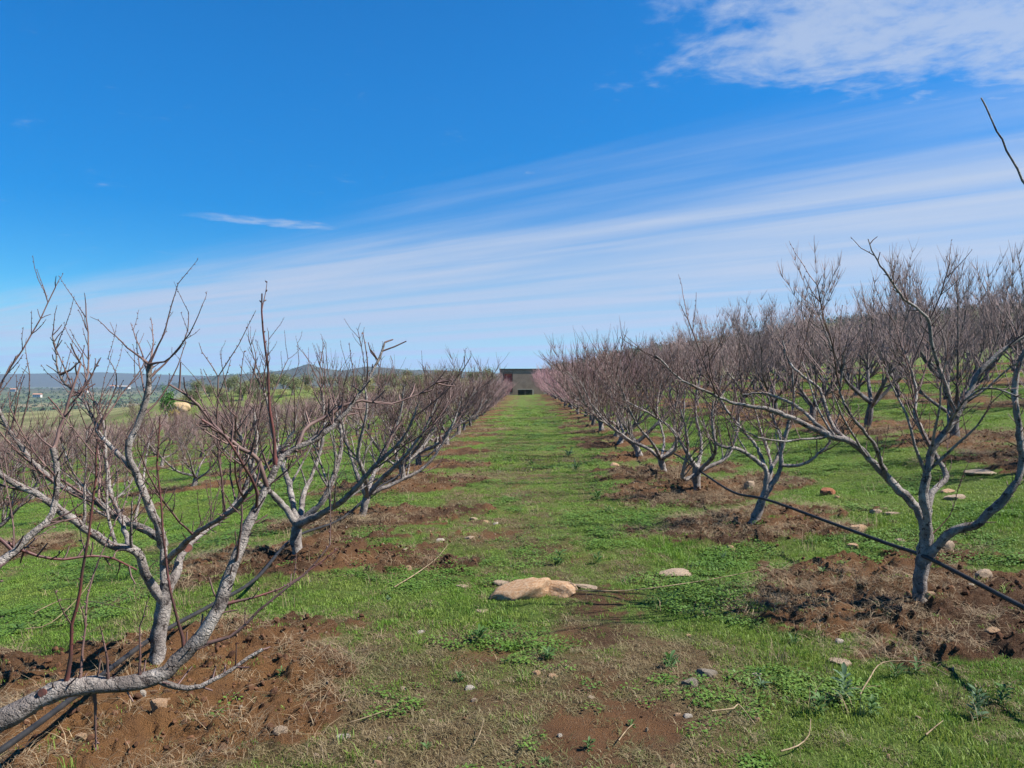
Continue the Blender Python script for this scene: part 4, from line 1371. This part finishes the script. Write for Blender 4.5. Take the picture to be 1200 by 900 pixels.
weed(1030, 720, 26, 'broad', 'weed', 12, 'green weed left of the white barked trunk foot')
weed(330, 800, 26, 'small', 'weed', 12, 'green weed sprouting in the orange tilled patch')


# ------------------------------------------------------------------ grass, straw, clods and pebbles (nobody could count them)
def scatter(name, src, P, rot, scl, idx, label):
    c = bpy.data.collections.new(name + '_source')
    for i, me in enumerate(src):
        o = bpy.data.objects.new(f'{name}_piece_{i:02d}', me)
        c.objects.link(o)
    me = bpy.data.meshes.new(name)
    me.vertices.add(len(P))
    me.vertices.foreach_set('co', np.asarray(P, np.float32).ravel())
    for nm, ty, arr, key in (('rot', 'FLOAT_VECTOR', rot, 'vector'), ('scl', 'FLOAT_VECTOR', scl, 'vector'), ('idx', 'INT', idx, 'value')):
        a = me.attributes.new(nm, ty, 'POINT')
        a.data.foreach_set(key, np.asarray(arr, np.int32 if ty == 'INT' else np.float32).ravel())
    o = link(name, me)
    ng = bpy.data.node_groups.new(name, 'GeometryNodeTree')
    ng.interface.new_socket('Geometry', in_out='INPUT', socket_type='NodeSocketGeometry')
    ng.interface.new_socket('Geometry', in_out='OUTPUT', socket_type='NodeSocketGeometry')
    N, L = ng.nodes, ng.links
    gi, go = N.new('NodeGroupInput'), N.new('NodeGroupOutput')
    ip = N.new('GeometryNodeInstanceOnPoints')
    ci = N.new('GeometryNodeCollectionInfo')
    ci.inputs['Collection'].default_value = c
    ci.inputs['Separate Children'].default_value = True
    ci.inputs['Reset Children'].default_value = True
    ip.inputs['Pick Instance'].default_value = True

    def att(nm, ty):
        n = N.new('GeometryNodeInputNamedAttribute')
        n.data_type = ty
        n.inputs['Name'].default_value = nm
        return [q for q in n.outputs if q.enabled and q.name == 'Attribute'][0]
    er = N.new('FunctionNodeEulerToRotation')
    L.new(att('rot', 'FLOAT_VECTOR'), er.inputs[0])
    L.new(gi.outputs[0], ip.inputs['Points'])
    L.new(ci.outputs[0], ip.inputs['Instance'])
    L.new(att('idx', 'INT'), ip.inputs['Instance Index'])
    L.new(er.outputs[0], ip.inputs['Rotation'])
    L.new(att('scl', 'FLOAT_VECTOR'), ip.inputs['Scale'])
    L.new(ip.outputs[0], go.inputs[0])
    md = o.modifiers.new('scatter', 'NODES')
    md.node_group = ng
    tag(o, label, kind='stuff')
    return o


def tuft(seed, n, spread, h0, h1, w, mat, droop=0.5, lie=0.0):
    g = np.random.default_rng(seed)
    mb = MB()
    for _ in range(n):
        a = g.uniform(0, 6.28); r = spread * math.sqrt(g.random())
        p = np.array([r * math.cos(a), r * math.sin(a), -0.004])
        az = g.uniform(0, 6.28)
        d = np.array([math.cos(az), math.sin(az), 0])
        h = g.uniform(h0, h1)
        out = g.uniform(0.1, droop)
        up = 1 - lie * g.uniform(0.6, 1.0)
        m = p + d * h * out * .45 + [0, 0, h * .6 * up]
        e = p + d * h * (out + lie * .8) + [0, 0, h * up * (0.95 - 0.3 * out)]
        s = np.array([-d[1], d[0], 0]) * w * g.uniform(.7, 1.3)
        mb.add([p - s, p + s, m + s * .8, m - s * .8, e], [np.array([[0, 1, 2, 3]]), np.array([[3, 2, 4]])])
    return mb.mesh('tuft', [M[mat]])


def clover(seed, n, spread, h, size, mat):
    g = np.random.default_rng(seed)
    mb = MB()
    for _ in range(n):
        a = g.uniform(0, 6.28); r = spread * math.sqrt(g.random())
        p = np.array([r * math.cos(a), r * math.sin(a), h * g.uniform(.2, 1)])
        az = g.uniform(0, 6.28)
        d = np.array([math.cos(az), math.sin(az), g.uniform(-.4, .5)]) * size * g.uniform(.6, 1.3)
        s = np.array([-math.sin(az), math.cos(az), g.uniform(-.3, .3)]) * size * .5
        mb.add([p, p + d * .5 + s, p + d, p + d * .5 - s], [np.array([[0, 1, 2, 3]])])
    return mb.mesh('tuft', [M[mat]])


def field(y0, y1, dens, g, wide=0.74, pad=0.8):
    A = (y1 - y0) * (wide * (y0 + y1) + 2 * pad)
    n = int(A * dens)
    y = y0 + (y1 - y0) * np.sqrt((g.random(n) * ((y1 / max(y0, .1)) ** 2 - 1) + 1)) * 0
    y = np.sqrt(y0 ** 2 + (y1 ** 2 - y0 ** 2) * g.random(n))
    x = (g.random(n) * 2 - 1) * (wide * y + pad)
    return x, y


g = np.random.default_rng(77)
GREEN = [tuft(i, 24, 0.05, 0.010, 0.027, 0.0017, 'grass', 0.95) for i in range(4)]
DRY = [tuft(20 + i, 26, 0.06, 0.02, 0.055, 0.0016, 'grass_dry', 1.0, 0.65) for i in range(3)]
LONG = [tuft(40 + i, 26, 0.06, 0.018, 0.045, 0.0019, 'grass', 0.9) for i in range(3)]
TALL = [tuft(50 + i, 14, 0.05, 0.06, 0.18, 0.0011, 'straw', 0.6, 0.15) for i in range(2)] + [tuft(55 + i, 16, 0.04, 0.04, 0.10, 0.0019, 'grass', 0.8) for i in range(2)]
CLO = [clover(60 + i, 22, 0.06, 0.03, 0.016, 'clover') for i in range(3)]
GRASS = GREEN + DRY + LONG + CLO + TALL
P_, R_, S_, I_ = [], [], [], []
for y0, y1, dens, sc, zs in ((2.0, 4.6, 760, 1.0, 1.0), (4.6, 8, 480, 1.15, 1.0), (8, 14, 170, 1.6, 1.0), (14, 26, 55, 2.6, 1.05), (26, 48, 14, 5.0, 1.2)):
    x, y = field(y0, y1, dens, g)
    so = soil_at(x, y)
    dr = dry_at(x, y)
    keep = (g.random(len(x)) > np.minimum(so * 1.25, .955)) & (g.random(len(x)) > dr * 0.3)
    x, y, so, dr = x[keep], y[keep], so[keep], dr[keep]
    lush = fbm(x * 0.55, y * 0.55, 71, 3) + 0.22 * np.exp(-(((x - 1.75) / .55) ** 2 + ((y - 5.3) / 1.1) ** 2)) + 0.10 * (x > 1.2) * (y < 5)
    u = g.random(len(x))
    i = g.integers(0, 4, len(x))
    isdry = u < np.clip(dr * 1.5 - 0.30, 0, 0.9)
    i = np.where(isdry, 4 + g.integers(0, 3, len(x)), i)
    lng = (~isdry) & (lush > 0.62) & (g.random(len(x)) < 0.5)
    i = np.where(lng, 7 + g.integers(0, 3, len(x)), i)
    cl = (~isdry) & (fbm(x * 1.3, y * 1.3, 73, 3) > 0.56) & (g.random(len(x)) < 0.6)
    i = np.where(cl, 10 + g.integers(0, 3, len(x)), i)
    rowd = np.exp(-((np.abs(x - LEAN * y) - 2.3) / 1.1) ** 2)
    tl = g.random(len(x)) < (0.006 + 0.035 * rowd * (x < 0) + 0.012 * rowd) * (y < 14)
    i = np.where(tl, 13 + g.integers(0, 4, len(x)), i)
    z = ground_z(x, y)
    hs = zs * (0.55 + 0.9 * np.clip(lush, 0, 1)) * g.uniform(.7, 1.3, len(x))
    P_.append(np.column_stack([x, y, z]))
    R_.append(np.column_stack([g.normal(0, .12, len(x)), g.normal(0, .12, len(x)), g.uniform(0, 6.28, len(x))]))
    S_.append(np.column_stack([np.full(len(x), sc), np.full(len(x), sc), hs]))
    I_.append(i)
scatter('grass', GRASS, np.vstack(P_), np.vstack(R_), np.vstack(S_), np.concatenate(I_), 'short green and dry turf between the tree rows')

# dead straw lying on the tilled soil
STRAW = [tuft(80 + i, 24, 0.10, 0.03, 0.15, 0.0011, 'straw', 1.0, 0.85) for i in range(5)]
x, y = field(2.0, 30, 230, g)
so = soil_at(x, y)
keep = (soil_at(x, y, False) > 0.3) & (g.random(len(x)) < (0.12 + 0.9 * sstep(.42, .6, fbm(x * 1.1, y * 1.1, 91, 3)))) & (g.random(len(x)) < np.where(y > 12, .5, 1))
x2, y2 = field(2.0, 12, 40, g)
k2 = (soil_at(x2, y2) < 0.2) & (g.random(len(x2)) < dry_at(x2, y2) * 0.5)
x, y = np.concatenate([x[keep], x2[k2]]), np.concatenate([y[keep], y2[k2]])
z = ground_z(x, y)
n = len(x)
scatter('dead_straw', STRAW, np.column_stack([x, y, z]), np.column_stack([g.normal(0, .2, n), g.normal(0, .2, n), g.uniform(0, 6.28, n)]),
        np.repeat((g.uniform(.5, 1.3, n) * np.where(soil_at(x, y, False) > .3, 1, .5))[:, None], 3, 1), g.integers(0, 5, n), 'dead straw strewn over the tilled soil')

# crumbs of earth
CL = []
for i in range(5):
    me = stone_mesh(600 + i, 2, 0.8)
    me.materials.append(M['clod'])
    CL.append(me)
x, y = field(2.0, 16, 420, g)
so = np.maximum(soil_at(x, y, False), .25 * soil_at(x, y))
keep = g.random(len(x)) < np.clip(so, 0, 1) ** 1.5 * np.where(y > 8, .45, 1)
x, y = x[keep], y[keep]
n = len(x)
s = 0.004 + 0.022 * g.random(n) ** 5
scatter('earth_crumbs', CL, np.column_stack([x, y, ground_z(x, y) + s * .2]), g.uniform(0, 6.28, (n, 3)), np.column_stack([s, s, s * .75]), g.integers(0, 5, n), 'crumbs and clods of red tilled earth')

PB = []
for i, c in enumerate(('rock_pale', 'rock_orange', 'rock_grey', 'rock_white')):
    me = stone_mesh(700 + i, 1, 0.8)
    me.materials.append(M[c])
    PB.append(me)
x, y = field(2.0, 14, 12, g)
keep = g.random(len(x)) < (0.25 + 0.6 * soil_at(x, y) + 0.5 * dry_at(x, y)) * np.where(np.abs(x) < 3.4, 1, .4)
x, y = x[keep], y[keep]
n = len(x)
s = 0.005 + 0.012 * g.random(n) ** 2
scatter('pebbles', PB, np.column_stack([x, y, ground_z(x, y) + s * .3]), g.uniform(0, 6.28, (n, 3)), np.column_stack([s, s * .8, s * .6]), g.choice(4, n, p=[.5, .2, .2, .1]), 'tiny pebbles sprinkled over turf and soil')


# ------------------------------------------------------------------ the shed at the end of the track
def box(mb, x0, x1, y0, y1, z0, z1, mat=0):
    V = [(a, b, c) for c in (z0, z1) for b in (y0, y1) for a in (x0, x1)]
    mb.add(V, [np.array([[0, 2, 3, 1], [4, 5, 7, 6], [0, 1, 5, 4], [2, 6, 7, 3], [0, 4, 6, 2], [1, 3, 7, 5]])], mat)


def part(name, mat, parent, *boxes):
    mb = MB()
    for q in boxes:
        box(mb, *q)
    return mb.build(name, M[mat], parent, smooth=False)


SY = 85.0
sx = lambda px: (px - CX) / F * SY
sz = float(base_height(np.array([1.5]), np.array([SY]))[0])
x0, x1 = sx(586), sx(645)
Hs = EYE + (CY - 433.5) / F * SY - sz
W = x1 - x0
shed = empty('shed', ((x0 + x1) / 2, SY, sz))
tag(shed, 'grey cement rendered flat roofed shed with a red door closing the track', 'shed')
hw = W / 2
da, dbb = sx(590.5) - (x0 + x1) / 2, sx(600) - (x0 + x1) / 2
dz0, dz1 = 0.25, 2.30
part('wall', 'render_grey', shed, (-hw, da, 0, .2, -.4, Hs), (dbb, hw, 0, .2, -.4, Hs), (da, dbb, 0, .2, dz1, Hs), (da, dbb, 0, .2, -.4, dz0))
part('wall', 'render_grey', shed, (-hw, -hw + .2, .2, 4.2, -.4, Hs))
part('wall', 'render_grey', shed, (hw - .2, hw, .2, 4.2, -.4, Hs))
part('wall', 'render_grey', shed, (-hw + .2, hw - .2, 4.0, 4.2, -.4, Hs))
part('roof', 'slab', shed, (-hw - .05, hw + .05, -.05, 4.3, Hs, Hs + .14))
door = part('door', 'red_paint', shed, (da, dbb, .10, .15, dz0, dz1 - .003))
part('lintel', 'slab', shed, (da - .12, dbb + .12, -.05, -.003, dz1 - .02, dz1 + .18))
part('handle', 'dark', door, (dbb - .16, dbb - .1, .06, .10, 1.2, 1.36))
part('door_frame', 'slab', shed, (da - .09, da, -.025, .09, dz0, dz1 - .03), (dbb, dbb + .09, -.025, .09, dz0, dz1 - .03))

tx, ty = sx(615), SY - 2.6
tz = float(base_height(np.array([tx]), np.array([ty]))[0])
tr_ = empty('water_trough', (tx, ty, tz))
tag(tr_, 'low dark water trough with a pale rim in front of the grey shed', 'trough')
part('basin', 'dark', tr_, (-.78, .74, -.35, .35, -.1, .56))
part('rim', 'pale_block', tr_, (-.84, .80, -.41, .41, .56, .64))
part('end_post', 'pale_block', tr_, (.745, .93, -.30, .30, -.1, .555))
part('leg', 'slab', tr_, (-.08, .06, -.40, -.352, -.1, .52))

bx, by = sx(638), SY - 1.5
o = empty('concrete_block', (bx, by, float(base_height(np.array([bx]), np.array([by]))[0])))
tag(o, 'pale concrete block standing at the right corner of the shed', 'block')
part('block', 'pale_block', o, (-.16, .16, -.2, .2, -.1, .74))
part('cap', 'pale_block', o, (-.2, .2, -.24, .24, .74, .82))

px_, py_ = sx(570), SY
o = empty('fence_post', (px_, py_, float(base_height(np.array([px_]), np.array([py_]))[0])))
tag(o, 'single dark fence post left of the shed', 'post')
mb = MB(); mb.tube([(0, 0, -.2), (0.01, 0, 1.0), (.02, .01, 2.05)], [.09, .085, .075], 7, 0, True); mb.build('post', M['wood'], o)
mb = MB(); mb.tube([(-.16, -.08, 1.75), (.2, -.08, 1.78)], [.03, .03], 6, 0, True); mb.build('crosspiece', M['wood'], o)


# ------------------------------------------------------------------ olives and scrub on the left, bushes further away
def leafy(seed, rx, rz, n_clump, n_leaf, leaf, zc, mat, spread=0.33):
    g = np.random.default_rng(seed)
    c = g.normal(0, 1, (n_clump, 3)); c /= np.linalg.norm(c, axis=1)[:, None]
    c *= (g.random(n_clump) ** .45)[:, None]
    C = c * [rx, rx, rz] + [0, 0, zc]
    P = np.repeat(C, n_leaf, 0) + g.normal(0, 1, (n_clump * n_leaf, 3)) * spread * [rx, rx, rz]
    n = len(P)
    A = g.normal(0, 1, (n, 3)); A /= np.linalg.norm(A, axis=1)[:, None]
    B = np.cross(A, g.normal(0, 1, (n, 3))); B /= np.linalg.norm(B, axis=1)[:, None]
    A *= leaf * g.uniform(.6, 1.3, n)[:, None]; B *= leaf * .45
    V = np.stack([P - A, P - B, P + A, P + B], 1).reshape(-1, 3)
    mb = MB()
    mb.add(V, [np.arange(4 * n).reshape(-1, 4)])
    return mb.mesh('crown', [M[mat]])


OL = []
for q in range(4):
    gg = np.random.default_rng(900 + q)
    t_ = MB()
    t_.tube(spline([(0, 0, -.2), (.05, 0, .3), (gg.normal(0, .1), gg.normal(0, .1), 1.0)], .2), np.linspace(.2, .13, len(spline([(0, 0, -.2), (.05, 0, .3), (0, 0, 1.0)], .2))), 7)
    for l in range(4):
        a = l * 1.57 + gg.uniform(-.4, .4)
        t_.tube(spline([(0, 0, .8), (.4 * math.cos(a), .4 * math.sin(a), 1.3), (.8 * math.cos(a), .8 * math.sin(a), 2.0)], .3), np.linspace(.09, .03, len(spline([(0, 0, .8), (.4 * math.cos(a), .4 * math.sin(a), 1.3), (.8 * math.cos(a), .8 * math.sin(a), 2.0)], .3))), 5)
    OL.append((t_.mesh('trunk', [M['bark_plum']]), leafy(910 + q, 1.25, .95, 34, 48, .10, 1.75, 'olive', .24), leafy(930 + q, 1.2, .7, 30, 44, .09, 1.0, 'olive_pale', .25)))

orng = random.Random(12)
spots = [(232, 118), (252, 112), (268, 124), (285, 110), (300, 128), (312, 116), (330, 106), (345, 122), (362, 112), (378, 126), (392, 104), (405, 118), (420, 110), (433, 125), (448, 114),
         (462, 106), (476, 120), (490, 112), (503, 126), (515, 104), (528, 117), (540, 108), (553, 122), (566, 112), (577, 118), (245, 135), (275, 142), (320, 140), (355, 145), (410, 140), (455, 138), (498, 144), (536, 140),
         (221, 104), (262, 99), (305, 97), (350, 95), (400, 94), (440, 97), (485, 95)] + [(225 + 11.5 * q + 4 * math.sin(q * 5.1), 101 + 40 * ((q * 0.618) % 1)) for q in range(31)]
for i, (px, yy) in enumerate(spots):
    pale = i % 5 in (1, 3)
    x = (px - CX) / F * yy
    z = float(base_height(np.array([x]), np.array([float(yy)]))[0])
    t_, cr, sc_ = OL[i % 4]
    s = orng.uniform(.62, 1.0)
    if pale:
        root = empty('shrub', (x, yy, z), orng.uniform(0, 6))
        link('stem', t_, root).scale = (.6, .6, .6)
        link('crown', sc_, root)
        tag(root, 'pale yellowish shrub among the olives past the left rows', 'shrub', 'shrubs on the knoll past the left rows')
    else:
        root = empty('olive_tree', (x, yy, z), orng.uniform(0, 6))
        link('trunk', t_, root)
        link('crown', cr, root)
        tag(root, 'grey green olive tree on the knoll past the left rows', 'tree', 'olive trees on the knoll past the left rows')
    root.scale = (s, s, s * orng.uniform(.9, 1.1))


def planted(name, px, d, parts_, label, cat, group=None, s=1.0):
    x = (px - CX) / F * d
    z = float(base_height(np.array([x]), np.array([float(d)]))[0])
    root = empty(name, (x, d, z))
    for nm, me in parts_:
        link(nm, me, root)
    root.scale = (s, s, s)
    return tag(root, label, cat, group)


# a bright green tree, a yellow flowering bush and a bank of ochre earth at the left edge of the orchard
planted('poplar_tree', 195, 92, [('trunk', OL[1][0]), ('crown', leafy(950, .8, 1.5, 30, 60, .11, 2.2, 'bright_leaf', .22))], 'small bright green upright tree at the orchard edge', 'tree')
planted('flowering_bush', 206, 88, [('stem', OL[2][0]), ('crown', leafy(951, .7, .45, 16, 50, .07, 1.0, 'yellow', .25))], 'yellow flowering bush below the ochre bank', 'bush')
me = stone_mesh(777, 4, .8); me.materials.append(M['ochre'])
x = (209 - CX) / F * 95
o = link('ochre_bank', me); o.location = (x, 95, float(base_height(np.array([x]), np.array([95.0]))[0]) + .8); o.scale = (1.5, 1.0, .85)
tag(o, 'ochre earth bank showing behind the left orchard', 'bank')
planted('evergreen_tree', 78, 420, [('trunk', OL[0][0]), ('crown', leafy(952, 1.6, .9, 40, 40, .2, 1.6, 'evergreen', .25))], 'dark evergreen tree at the edge of the plain', 'tree', None, 4.5)
planted('evergreen_tree', 62, 440, [('trunk', OL[0][0]), ('crown', leafy(953, 1.4, .8, 40, 40, .2, 1.5, 'evergreen', .25))], 'smaller dark evergreen beside the large one on the plain', 'tree', None, 3.6)


def bushes(name, label, n, region, size, leaf, mat, per, seed):
    g = np.random.default_rng(seed)
    x, y = region(g, n)
    z = base_height(x, y)
    s = size * g.uniform(.5, 1.4, len(x))
    P = np.repeat(np.column_stack([x, y, z + s * .45]), per, 0) + g.normal(0, 1, (len(x) * per, 3)) * np.repeat(s, per)[:, None] * [.42, .42, .3]
    k = len(P)
    A = g.normal(0, 1, (k, 3)); A /= np.linalg.norm(A, axis=1)[:, None]
    B = np.cross(A, g.normal(0, 1, (k, 3))); B /= np.linalg.norm(B, axis=1)[:, None]
    q = np.repeat(s, per)[:, None] * leaf * g.uniform(.6, 1.3, k)[:, None]
    V = np.stack([P - A * q, P - B * q * .7, P + A * q, P + B * q * .7], 1).reshape(-1, 3)
    mb = MB(); mb.add(V, [np.arange(4 * k).reshape(-1, 4)])
    tag(mb.build(name, M[mat]), label, kind='stuff')


def hill_region(g, n):
    y = g.uniform(150, 420, n)
    x = y * g.uniform(0.03, 0.80, n)
    return x, y


def plain_region(g, n):
    d = g.uniform(500, 4200, n)
    a = g.uniform(-0.76, -0.05, n)
    lines = np.round(d / 170) * 170 + g.normal(0, 14, n)
    d = np.where(g.random(n) < .7, lines, d)
    return a * d, d


bushes('hillside_scrub', 'dark scrub covering the hillside behind the uphill rows', 1100, hill_region, 2.6, .12, 'evergreen', 70, 5)
bushes('plain_woodland', 'strips of trees and hedges scattered over the far plain', 2600, plain_region, 8.0, .3, 'evergreen', 14, 6)


# ------------------------------------------------------------------ white farm buildings far out on the plain
def farm(px, py, w, hh, label, tiled):
    y = (EYE + 58.0) / ((py - CY) / F)          # where that ray meets the plain
    x = (px - CX) / F * y
    W = w / F * y
    Hh = max(hh / F * y, 4)
    root = empty('farm_building', (x, y, float(base_height(np.array([x]), np.array([y]))[0])))
    tag(root, label, 'building', 'farm buildings on the plain')
    D = W * .45
    part('wall', 'house_white', root, (-W / 2, W / 2, -D / 2, D / 2, -2, Hh))
    mb = MB()
    e = .05 * W
    V = [(-W / 2 - e, -D / 2 - e, Hh), (W / 2 + e, -D / 2 - e, Hh), (W / 2 + e, D / 2 + e, Hh), (-W / 2 - e, D / 2 + e, Hh), (-W / 2 - e, 0, Hh * 1.35), (W / 2 + e, 0, Hh * 1.35)]
    mb.add(V, [np.array([[0, 1, 5, 4], [2, 3, 4, 5]]), np.array([[1, 2, 5], [3, 0, 4]])])
    mb.build('roof', M['roof_tile' if tiled else 'pale_block'], root, False)
    for k in range(4):
        wx = -W / 2 + W * (k + .5) / 4
        part('window', 'dark', root, (wx - W * .03, wx + W * .03, -D / 2 - .15, -D / 2 - .003, Hh * .35, Hh * .7))


farm(144, 463.5, 15, 3, 'long pale farm building out on the plain', False)
farm(44, 469, 9, 3.5, 'small white farmhouse beside fields on the plain', True)
farm(132, 462.5, 6, 3, 'short white barn beside the long pale farm building', True)
farm(16, 466, 7, 3, 'white farmhouse near the plain edge by dark hedges', True)
farm(100, 466, 6, 2.5, 'tiny white cottage between field strips on the plain', True)

# ------------------------------------------------------------------ the air
mb = MB()
box(mb, -15800, 15800, -15800, 15800, -75, 520)
hz = mb.build('haze', [], None, False)
hm = bpy.data.materials.new('haze')
hm.use_nodes = True
t = NT(hm.node_tree)
t.n.clear()
pv = t.new('ShaderNodeVolumePrincipled')
pv.inputs['Color'].default_value = (0.42, 0.64, 1.0, 1)
pv.inputs['Density'].default_value = 4.5e-5
pv.inputs['Anisotropy'].default_value = 0.2
out = t.new('ShaderNodeOutputMaterial')
t.l.new(pv.outputs[0], out.inputs['Volume'])
hz.data.materials.append(hm)
tag(hz, 'thin blue haze over the plain and hills', kind='stuff')
